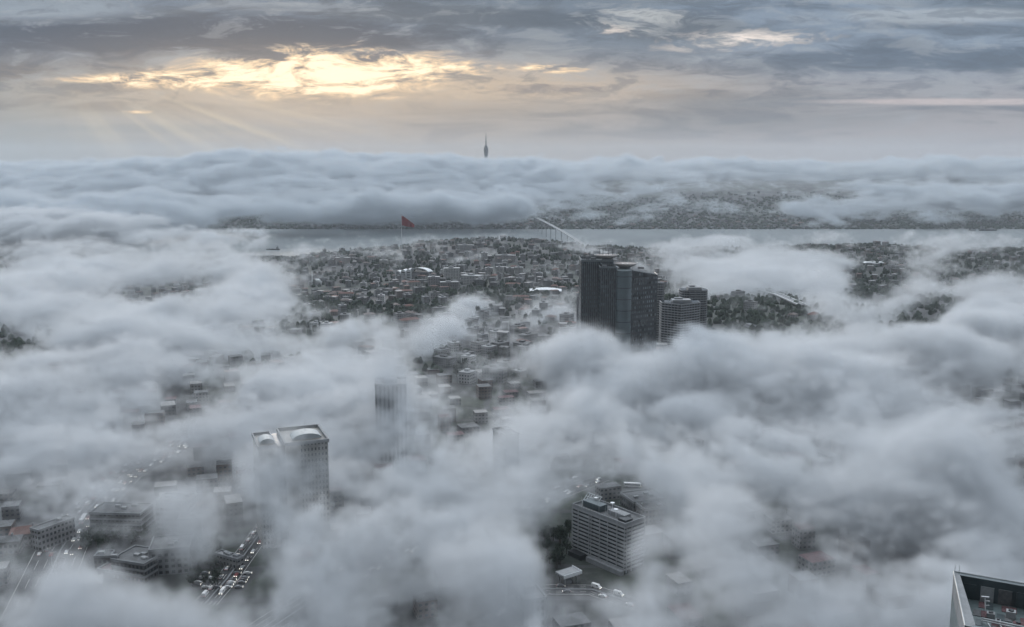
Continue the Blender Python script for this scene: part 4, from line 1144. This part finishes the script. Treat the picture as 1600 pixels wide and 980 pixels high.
def bridge():
    a = at_d(838, 336, 4960); a.z = 66; b_ = at_d(928, 398, 3080); b_.z = 74
    base = Vector((a.x, a.y, 0)); t = empty('bridge', base); tag(t, 'long pale bridge deck crossing the strait from the cloud to behind the dark tower', 'bridge')
    pts = [a.lerp(b_, k / 20) for k in range(21)]
    for k, p in enumerate(pts): p.z = 64 + 7 * math.sin(math.pi * k / 20) 
    deck_strip('deck', pts, 11, 2.4, M_conc, t, base=base)
    for k in range(1, 20, 2):
        p = pts[k]; g = min(hz(p.x, p.y), 0) if p.y > 3500 else hz(p.x, p.y)
        if p.z - 3 > g + 2: MB().box(p.x - base.x - 1.5, p.y - base.y - 1.5, g - 4, p.x - base.x + 1.5, p.y - base.y + 1.5, p.z - 3).build('pier', M_conc, t)
bridge()
def viaduct():
    P = [on_ground(px, py) for px, py in ((1085, 437), (1130, 447), (1175, 457), (1215, 468), (1262, 490))]
    base = P[0].copy(); t = empty('viaduct', base); tag(t, 'pale elevated road sweeping down the slope right of the round towers', 'viaduct')
    pts = []
    for i in range(len(P) - 1):
        for k in range(5): pts.append(P[i].lerp(P[i + 1], k / 5) + Vector((0, 0, 9)))
    deck_strip('deck', pts, 13, 1.6, M_conc, t, base=base)
    for k in range(0, len(pts), 2):
        p = pts[k] - base; MB().box(p.x - 1, p.y - 1, p.z - 14, p.x + 1, p.y + 1, p.z - 1.6).build('pier', M_conc, t)
viaduct()
p = on_ground(1365, 414); t = empty('long_hall', p); tag(t, 'low white roofed hall in a clearing on the right wooded slope', 'hall')
MB().box(-24, -7, -5, 24, 7, 5).build('wall', M_conc, t); MB().prism([(-26, -9), (26, -9), (26, 9), (-26, 9)], 5, 7.5, scale_top=.8).build('roof', M_white, t)

# trees of the hills: the nearer ones one by one, the woods as a mass
cnt = 0; r_ = random.Random(77)
TZ = [((480, 384, 905, 450), 120, 'on the hill under the flagpole'), ((700, 480, 900, 600), 50, 'in the valley left of the dark tower'), ((1320, 390, 1600, 470), 40, 'on the wooded slope at the right')]
for (x0, y0, x1, y1), n, place in TZ:
    k = 0
    while k < n:
        p = on_ground(r_.uniform(x0, x1), r_.uniform(y0, y1))
        if p.y > 4000 or p.y < 950 or not free(p.x, p.y, 11): continue
        put_tree(r_.randrange(4), p - Vector((0, 0, .5)), r_.uniform(.9, 1.5), r_.uniform(0, 6), 'dark leafy tree ' + where(p.x, p.y, p.z, {'on the hill under the flagpole': 'on the hill around the flagpole' if p.x / p.y * F + 800 < 690 else 'on the hill crest left of the dark tower'}.get(place, place)), 'trees ' + place); k += 1
wood = MB()
def clump(x, y, z, w, h):
    i = len(wood.v); n = 6; tw = r_.uniform(0, 6)
    for lev, (rr, zz) in enumerate(((.8, 0), (1.0, .45), (.6, .85))):
        for k in range(n):
            a = tw + 2 * math.pi * k / n; q = rr * r_.uniform(.7, 1.2)
            wood.v.append((x + w * q * math.cos(a), y + w * q * math.sin(a), z + h * (zz + r_.uniform(-.1, .12))))
    wood.v.append((x, y, z + h * r_.uniform(.95, 1.15)))
    for lev in range(2):
        for k in range(n): a = i + lev * n; wood.f.append((a + k, a + (k + 1) % n, a + n + (k + 1) % n, a + n + k)); wood.mi.append(r_.random() < .35)
    for k in range(n): wood.f.append((i + 2 * n + k, i + 2 * n + (k + 1) % n, i + 3 * n)); wood.mi.append(r_.random() < .35)
N = 26000
Y = 1000 + 2300 * np.random.RandomState(4).rand(N) ** .7; U = np.random.RandomState(5).uniform(-500, 2100, N); X = (U - 800) / F * Y
Zt = height(X, Y); dn = fbm(X / 300., Y / 300., 33); dn2 = fbm(X / 70., Y / 70., 50)
for x, y, z, a, b in zip(X, Y, Zt, dn, dn2):
    if z < 6: continue
    right = x / y > .3
    if (a < .0 or b > .10 or right or y > 2860):
        w = r_.uniform(3, 6.5); clump(x, y, z - 1, w, r_.uniform(6, 12))
o = wood.build('woods', LEAF); tag(o, 'dark woods covering the slopes and gardens', 'woods', kind='stuff')
wood = MB()
N = 9000; D_ = 5030 + 1300 * np.random.RandomState(6).rand(N) ** 1.4; U = np.random.RandomState(7).uniform(-200, 1800, N); X = (U - 800) / F * D_
for x, y, z in zip(X, D_, height(X, D_)): clump(x, y, z - 1, r_.uniform(6, 12), r_.uniform(7, 14))
o = wood.build('far_woods', LEAF); tag(o, 'dark woods on the far shore below the fog wall', 'woods', kind='stuff')

# remaining low city under the fog near the highways
stuffH = MB(); RP = []
for pts in (rdA, rdB, rdC, rdD):
    s = 0
    while True:
        p, d = along(pts, s)
        if p is None: break
        RP.append((p.x, p.y)); s += 8
RP = np.array(RP); TH = [(o.location.x, o.location.y) for o in list(COL.objects) if o.parent is None and o.get('category') in ('building', 'office building', 'office tower', 'house', 'hall', 'shed', 'chimney tower', 'filling station', 'skyscraper', 'apartment tower', 'tree', 'car', 'bus', 'van')]
TH += [tuple(at(a, b, 120)[:2]) for a, b in ((900, 862), (935, 880), (960, 893), (977, 905), (990, 890), (940, 850), (905, 893))]
TH = np.array(TH)
for _ in range(5000):
    y = r_.uniform(330, 1050); x = (r_.uniform(-200, 1750) - 800) / F * y
    if ((RP - (x, y)) ** 2).sum(1).min() < 26 ** 2 or ((TH - (x, y)) ** 2).sum(1).min() < 26 ** 2 or not free(x, y, 24): continue
    stuff_house(x, y, r_.choice((.3, .3 + math.pi / 2)) + r_.uniform(-.1, .1), r_.uniform(10, 17), r_.uniform(9, 14), r_.uniform(5, 13))
o = stuffH.build('street_houses', [facade('nh0', (.16, .16, .165), GL, 3, 3, .5, .4), facade('nh1', (.24, .24, .24), GL, 3, 3, .5, .4), facade('nh2', (.15, .12, .11), GL, 3, 3, .5, .4), M_roofgrey, M_brown])
tag(o, 'dim low houses of the near streets under the fog', 'houses', kind='stuff')

#==OBJ1==

# ------------------------------------------------------------------ fog and cloud
def make_maps(x0, x1, y0, y1, nx, ny, name):
    X, Y = np.meshgrid(np.linspace(x0, x1, nx), np.linspace(y0, y1, ny))
    Ys = np.maximum(Y, 1)
    zref = np.interp(Y, [0, 900, 1500, 3200], [172, 168, 150, 130])
    PX, PY = proj(X, Ys, zref)
    cov = -0.08 - 0.5 * smooth(2300, 2800, Y)
    for (cx, cy_, rx, ry, ang, a) in SPLATS:
        c, s = math.cos(R(ang)), math.sin(R(ang))
        dx = PX - cx; dy = PY - cy_
        e = ((dx * c + dy * s) / rx) ** 2 + ((-dx * s + dy * c) / ry) ** 2
        cov = cov + a * np.exp(-e ** 1.3)
    zc = np.interp(Y, [0, 700, 1200, 1700, 3000], [138, 142, 128, 112, 108])
    hu = np.interp(Y, [0, 1000, 2000, 3000], [40, 36, 40, 45]); hd = np.interp(Y, [0, 1000, 3000], [60, 60, 40])
    for (cx, cy_, rx, ry, a) in LIFT:
        zc = zc + a * np.exp(-(((PX - cx) / rx) ** 2 + ((PY - cy_) / ry) ** 2))
    # beyond the first crest: open over the strait, a long bank over the far hills
    far = smooth(2950, 3300, Y)
    U = 800 + F * X / Ys
    W = np.full_like(X, 1e-6); C = np.full_like(X, -1.6) ; Z = W * 100.0; HU = W * 40.0; HD = W * 40.0
    for (cx, D, z_, h_u, h_d, rx, ry, a) in FAR:
        e = ((U - cx) / rx) ** 2 + ((Y - D) / ry) ** 2
        g = np.exp(-e ** 1.2)
        C = C + (a * 0.55 + 1.6) * g
        W = W + g; Z = Z + z_ * g; HU = HU + h_u * g; HD = HD + h_d * g
    C = np.minimum(C, 1.3)
    fz_, fhu, fhd = Z / W, HU / W, HD / W
    top = CAM_H + 7000 * np.tan(np.arctan((490 - np.interp(U, BANK_PX, BANK_PY)) / F) - PITCH)
    k = smooth(5300, 6500, Y)
    lift = np.interp(Y, [5300, 6000, 7000, 9500], [-190, -110, 0, 0])
    k2 = smooth(5030, 5500, Y); kk = 1500 * smooth(830, 980, U); k = smooth(5700 + kk, 6900 + kk, Y)
    bankc = -1.6 * (1 - k2) + k2 * ((0.02 - .62 * smooth(830, 980, U)) * (1 - k) + 0.9 * k)
    Cf = np.maximum(C, bankc)
    wz = k2
    fz_ = fz_ * (1 - wz) + (top + lift - 75) * wz
    fhu = fhu * (1 - wz) + 62 * wz; fhd = fhd * (1 - wz) + np.interp(U, [0, 850, 1000, 1600], [270, 270, 240, 240]) * wz
    cov = cov * (1 - far) + Cf * far; zc = zc * (1 - far) + fz_ * far
    hu = hu * (1 - far) + fhu * far; hd = hd * (1 - far) + fhd * far
    ims = []
    for nm, chans in (('a', (cov, zc / 500, hu / 200)), ('b', (hd / 200, hd * 0, hd * 0))):
        im = bpy.data.images.new(name + nm, nx, ny, float_buffer=True); im.colorspace_settings.name = 'Non-Color'
        buf = np.ones((ny, nx, 4), np.float32)
        for i, c in enumerate(chans): buf[..., i] = c
        im.pixels.foreach_set(buf.ravel()); im.update(); ims.append(im)
    return ims

# (pixel x, pixel y, radius x, radius y, turn, amount): where the low fog is thick or open
SPLATS = [
 (930, 968, 130, 28, 0, 1.1), (820, 930, 60, 30, 0, 0.6), (170, 770, 90, 30, 0, 0.3), (640, 590, 60, 25, 0, 0.3),
 (945, 757, 66, 45, 0, -1.1), (935, 865, 45, 35, 0, -0.5),
 (1180, 690, 110, 60, 0, 0.3), (1440, 890, 130, 70, 0, 0.35), (1215, 810, 60, 45, 0, 0.35), (120, 690, 170, 40, 0, 0.25), (275, 700, 85, 30, -32, 0.25), (1500, 680, 120, 40, 0, 0.2), (560, 700, 60, 30, 0, 0.2),
 (110, 822, 134.4, 48.3, -14, -1.38), (255, 858, 123.2, 48.3, 0, -1.45), (345, 885, 56, 51.75, 0, -1.16), (30, 850, 56, 28.75, 0, -0.43),
 (275, 700, 95.2, 25.3, -32, -0.72), (545, 768, 61.6, 34.5, -10, -1.38), (372, 805, 47.04, 36.8, 0, -1.01), (450, 745, 80, 75, 0, 0.18),
 (825, 745, 40, 75, 0, 0.05), (700, 838, 120, 20, -20, -0.7), (868, 812, 44.8, 48.3, 0, -1.45), (940, 805, 69.44, 71.3, 10, -1.67), (1010, 768, 50.4, 25.3, 0, -1.16), (900, 895, 50.4, 32.2, 0, -1.16),
 (690, 842, 134.4, 20.7, -20, -0.87), (1170, 690, 89.6, 46, 0, -0.14), (1190, 760, 42.56, 32.2, 0, -0.51), (600, 600, 50, 40, 0, 0.25),
 (730, 515, 150, 36, 0, -0.5), (740, 578, 55, 24, 0, -0.3), (610, 462, 150, 20, 0, -0.90), (830, 500, 60, 30, 0, -0.60),
 (660, 412, 220, 30, 0, -1.60), (290, 580, 42, 26, 0, -0.60), (255, 436, 85, 20, 0, -1.00), (20, 505, 60, 22, 0, -0.60),
 (975, 450, 85, 50, 0, -1.50), (1075, 478, 55, 40, 0, -1.40), (1190, 468, 90, 30, 10, -1.00), (1370, 415, 55, 30, 0, -1.30), (1455, 465, 60, 18, -10, -1.20), (1560, 405, 110, 18, 0, -1.30),
 (1180, 518, 18, 10, 0, -0.70), (1440, 870, 100.8, 51.75, 0, -0.17), (560, 690, 67.2, 20.7, -20, -0.43), (1200, 620, 60, 20, 10, -0.25), (1560, 690, 67.2, 28.75, 0, -0.43),
 (640, 900, 44.8, 23, -50, -0.72), (860, 660, 67.2, 34.5, 0, -0.29), (400, 560, 40, 16, -20, -0.30),
 (90, 925, 170, 36, 8, 1.20), (260, 965, 240, 36, 0, 1.10), (60, 600, 130, 60, 0, 0.75), (235, 505, 130, 50, 0, 0.85), (40, 450, 60, 34, 0, 0.70),
 (150, 412, 110, 16, 0, 0.60), (400, 440, 60, 36, 0, 0.70), (470, 570, 130, 46, -12, 0.80), (90, 700, 110, 34, 0, 0.30), (60, 780, 60, 30, 0, 0.20),
 (700, 480, 75, 16, -28, 0.95), (850, 458, 60, 16, -12, 0.80), (600, 812, 110, 28, -8, 0.4), (480, 895, 100, 50, 0, 0.5), (780, 890, 85, 55, 0, 0.75), (640, 950, 100, 40, 0, 0.30),
 (640, 690, 120, 26, -15, 0.40), (590, 645, 90, 22, 0, 0.40), (1010, 590, 150, 34, 0, 0.70), (890, 552, 60, 22, 0, 0.85), (1200, 560, 150, 42, 0, 0.85), (1400, 540, 150, 52, -8, 0.85),
 (1550, 480, 110, 42, -15, 0.90), (1135, 830, 85, 62, 0, 0.75), (1300, 850, 90, 50, 0, 0.50), (1012, 885, 45, 32, 0, 0.70), (930, 538, 100, 22, 5, 0.90), (1080, 562, 90, 20, -5, 0.45), (1430, 730, 160, 60, 0, 0.80), (1560, 830, 100, 55, 0, 0.70), (1040, 930, 100, 45, 0, 0.50),
 (1160, 420, 110, 26, 0, 0.95), (1290, 425, 50, 30, 0, 0.70), (1420, 440, 40, 18, -30, 0.50), (700, 760, 70, 22, 0, 0.3), (1500, 930, 80, 40, 0, 0.40),
]
LIFT = [(455, 735, 100, 80, 34), (825, 740, 70, 80, 28), (605, 615, 70, 50, 34), (930, 545, 90, 25, 18), (60, 940, 200, 50, 15), (1450, 740, 160, 60, 20), (1110, 840, 90, 60, 16), (1000, 880, 50, 30, 8), (1190, 520, 40, 20, 10)]
# (pixel column, distance, centre height, up, down, radius in pixel columns, depth radius, amount)
FAR = [
 (560, 5080, 70, 35, 60, 90, 200, 1.6), (680, 5120, 85, 38, 70, 70, 200, 1.7), (790, 5080, 75, 32, 60, 50, 150, 1.4), (1480, 5050, 40, 22, 30, 60, 90, 1.2), (1290, 5060, 35, 20, 30, 40, 80, 1.0), (980, 5080, 40, 16, 30, 40, 80, 0.6),
 (40, 4500, 130, 60, 90, 190, 500, 1.0), (250, 4450, 135, 50, 80, 190, 450, 1.0), (480, 4700, 150, 40, 60, 120, 350, 0.9), (620, 4900, 160, 40, 60, 120, 350, 0.9),
 (770, 4900, 160, 40, 70, 75, 300, 1.0), (150, 3700, 90, 40, 60, 160, 260, 0.8), (20, 3900, 100, 40, 60, 150, 300, 0.9), (350, 3500, 70, 30, 50, 90, 160, 0.5),
 (920, 5400, 120, 18, 25, 40, 160, 0.3), (1010, 5300, 130, 22, 25, 26, 120, 0.45), (1250, 5500, 170, 25, 40, 50, 200, 0.7), (1340, 5400, 170, 30, 50, 70, 200, 0.8), (1450, 5300, 120, 22, 30, 50, 200, 0.7),
 (1540, 5300, 130, 24, 30, 40, 200, 0.8), (1400, 6000, 240, 45, 60, 170, 300, 0.9), (1580, 5800, 230, 40, 60, 120, 300, 0.8), (1150, 3300, 80, 30, 40, 50, 120, 0.3), (1090, 3400, 60, 30, 40, 60, 140, 0.45),
]
BANK_PX = [-800, 0, 100, 200, 300, 380, 450, 520, 600, 700, 760, 850, 1000, 1100, 1200, 1300, 1380, 1450, 1600, 2400]
BANK_PY = [258, 258, 257, 254, 249, 240, 235, 239, 243, 248, 252, 252, 249, 250, 253, 256, 250, 247, 250, 255]

def fog_volume(name, lo, hi, res, dens, s1, s2, blend, zs, label, mapres, veil_amt=0.012, albedo=(.74, .765, .79, 1)):
    ims = make_maps(lo[0], hi[0], lo[1], hi[1], mapres[0], mapres[1], name)
    vd = bpy.data.volumes.new(name); o = bpy.data.objects.new(name, vd); COL.objects.link(o)
    ng = bpy.data.node_groups.new(name, 'GeometryNodeTree')
    ng.interface.new_socket('Geometry', in_out='INPUT', socket_type='NodeSocketGeometry')
    ng.interface.new_socket('Geometry', in_out='OUTPUT', socket_type='NodeSocketGeometry')
    t = NT(ng)
    pos = t.new('GeometryNodeInputPosition').outputs[0]
    x, y, z = t.sep(pos)
    uv = t.comb(t.div(t.sub(x, lo[0]), hi[0] - lo[0]), t.div(t.sub(y, lo[1]), hi[1] - lo[1]), 0.0)
    def tex(im):
        n = t.new('GeometryNodeImageTexture', interpolation='Linear', extension='EXTEND')
        n.inputs[0].default_value = im; t.l.new(uv, n.inputs['Vector'])
        return t.sep(n.outputs[0])
    cov, zc, hu = tex(ims[0]); hd = tex(ims[1])[0]
    zc = t.mul(zc, 500.0); hu = t.mul(hu, 200.0); hd = t.mul(hd, 200.0)
    def nz(sx, sz, seed):
        w = t.noise(t.comb(t.mul(x, sx * .6), t.mul(y, sx * .6), t.add(t.mul(z, sz * .6), seed)), 1.0, 1, 0.5)
        q = t.comb(t.add(t.mul(x, sx), t.mul(w, 2.6)), t.add(t.mul(y, sx), t.mul(w, 1.4)), t.add(t.mul(z, sz), seed))
        a = t.noise(q, 1.0, 8, 0.68, 0.45)
        return t.mul(t.sub(a, 0.5), 7.0)
    n1 = nz(s1[0], s1[1], 11.3)
    if s2 is not None:
        n2 = nz(s2[0], s2[1], 4.1); k = t.ss(y, blend[0], blend[1])
        n1 = t.add(t.mul(n1, t.sub(1.0, k)), t.mul(n2, k))
    rl = t.noise(t.comb(t.mul(x, .0026), t.mul(y, .0018), 0.0), 1.0, 3, 0.55, 0.6)
    rn = t.noise(t.comb(t.mul(x, .0075), t.mul(y, .0075), 2.0), 1.0, 2, 0.5, 0.4)
    kz = t.ss(y, 2500, 5200)
    zc = t.add(zc, t.mul(t.sub(rl, .5), t.mul(kz, 300.0)))
    zc = t.add(zc, t.mul(t.sub(rn, .5), t.mul(t.sub(1.0, kz), 90.0)))
    dz = t.sub(z, zc)
    qu = t.div(t.mx(dz, 0.0), hu); qd = t.div(t.mx(t.mul(dz, -1.0), 0.0), hd)
    q = t.add(t.mul(qu, qu), t.mul(qd, qd))
    f = t.sub(t.add(cov, t.mul(n1, 1.05)), q)
    # wisps: a finer, stretched noise frays the thin parts
    wq = t.noise(t.comb(t.mul(x, s1[0] * 2.1), t.mul(y, s1[0] * 2.1), t.mul(z, s1[1] * 1.5)), 1.0, 2, 0.5)
    e = t.noise(t.comb(t.add(t.mul(x, s1[0] * 3.4), t.mul(wq, 5.0)), t.add(t.mul(y, s1[0] * 3.4), t.mul(wq, 2.0)), t.mul(z, s1[1] * 2.6)), 1.0, 5, 0.68, 0.4)
    e = t.m('ABSOLUTE', t.mul(t.sub(e, 0.5), 5.0))
    e2 = t.noise(t.comb(t.add(t.mul(x, s1[0] * 8), t.mul(wq, 7.0)), t.mul(y, s1[0] * 8), t.mul(z, s1[1] * 7)), 1.0, 4, 0.68, 0.6)
    f = t.sub(f, t.sub(t.mul(e, 0.75), 0.28))
    f = t.add(f, t.mul(t.sub(e2, 0.5), 2.6))
    core = t.ss(f, 0.05, 1.0)
    veil = t.mul(t.ss(f, -0.55, 0.5), veil_amt)
    den = t.add(core, veil)
    den = t.mul(den, t.ss(z, lo[2], lo[2] + zs, 0.35, 1.0))
    vc = t.new('GeometryNodeVolumeCube'); t.l.new(den, vc.inputs['Density'])
    vc.inputs['Min'].default_value = lo; vc.inputs['Max'].default_value = hi
    for k_, r in zip('XYZ', res): vc.inputs['Resolution ' + k_].default_value = r
    m = bpy.data.materials.new(name); m.use_nodes = True; n_ = NT(m.node_tree); n_.n.clear()
    pv = n_.new('ShaderNodeVolumePrincipled'); mo = n_.new('ShaderNodeOutputMaterial')
    n_.l.new(pv.outputs[0], mo.inputs['Volume'])
    pv.inputs['Density'].default_value = dens; pv.inputs['Density Attribute'].default_value = 'density'
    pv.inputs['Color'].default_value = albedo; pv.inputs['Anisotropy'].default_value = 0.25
    sm = t.new('GeometryNodeSetMaterial'); sm.inputs['Material'].default_value = m
    out = t.new('NodeGroupOutput')
    t.l.new(vc.outputs[0], sm.inputs[0]); t.l.new(sm.outputs[0], out.inputs[0])
    md = o.modifiers.new('cloud_density', 'NODES'); md.node_group = ng
    vd.materials.append(m)
    tag(o, label, 'fog', kind='stuff')
    return o
FQ = 1.0
def rs(lo, hi, v): return tuple(max(4, int((b - a) / s / FQ)) for a, b, s in zip(lo, hi, v))
lo, hi = (-560, 110, 116), (560, 800, 262)
fog_volume('fog', lo, hi, rs(lo, hi, (2.8, 2.8, 2.6)), 0.078, (.0088, .0120), (.0055, .010), (900, 2200), 20, 'thick low fog rolling over the near city streets', (400, 300), 0.02)
lo, hi = (-1000, 800, 100), (1000, 1500, 262)
fog_volume('fog', lo, hi, rs(lo, hi, (4.5, 4.5, 3.6)), 0.070, (.0088, .0120), (.0055, .010), (900, 2200), 20, 'torn fog round the foot of the dark glass tower', (400, 250), 0.03)
lo, hi = (-2500, 1500, 30), (2500, 4000, 280)
fog_volume('fog', lo, hi, rs(lo, hi, (9, 9, 6)), 0.038, (.0088, .0120), (.0055, .010), (900, 2200), 1, 'broken fog drifting over the middle hills and valley', (400, 250), 0.02)
lo, hi = (-5800, 4000, 2), (5800, 9600, 480)
fog_volume('fog', lo, hi, rs(lo, hi, (24, 24, 8)), 0.018, (.0055, .010), (.0032, .0085), (3800, 4700), 1, 'long fog bank lying over the strait and far hills', (500, 300), 0.06, (.63, .68, .725, 1))  # lower albedo: the deck's shade on this bank put into the fog colour

# the air between: one closed box
hb = MB().box(-16100, -1300, -10, 16100, 19100, 640).build('haze', [])
hm = bpy.data.materials.new('haze'); hm.use_nodes = True; t = NT(hm.node_tree); t.n.clear()
pv = t.new('ShaderNodeVolumePrincipled'); mo = t.new('ShaderNodeOutputMaterial'); t.l.new(pv.outputs[0], mo.inputs['Volume'])
pv.inputs['Density'].default_value = 0.000038; pv.inputs['Color'].default_value = (.80, .86, .92, 1); pv.inputs['Anisotropy'].default_value = 0.1
hb.data.materials.append(hm); tag(hb, 'thin bluish haze in the air over the whole view', 'haze', kind='stuff')
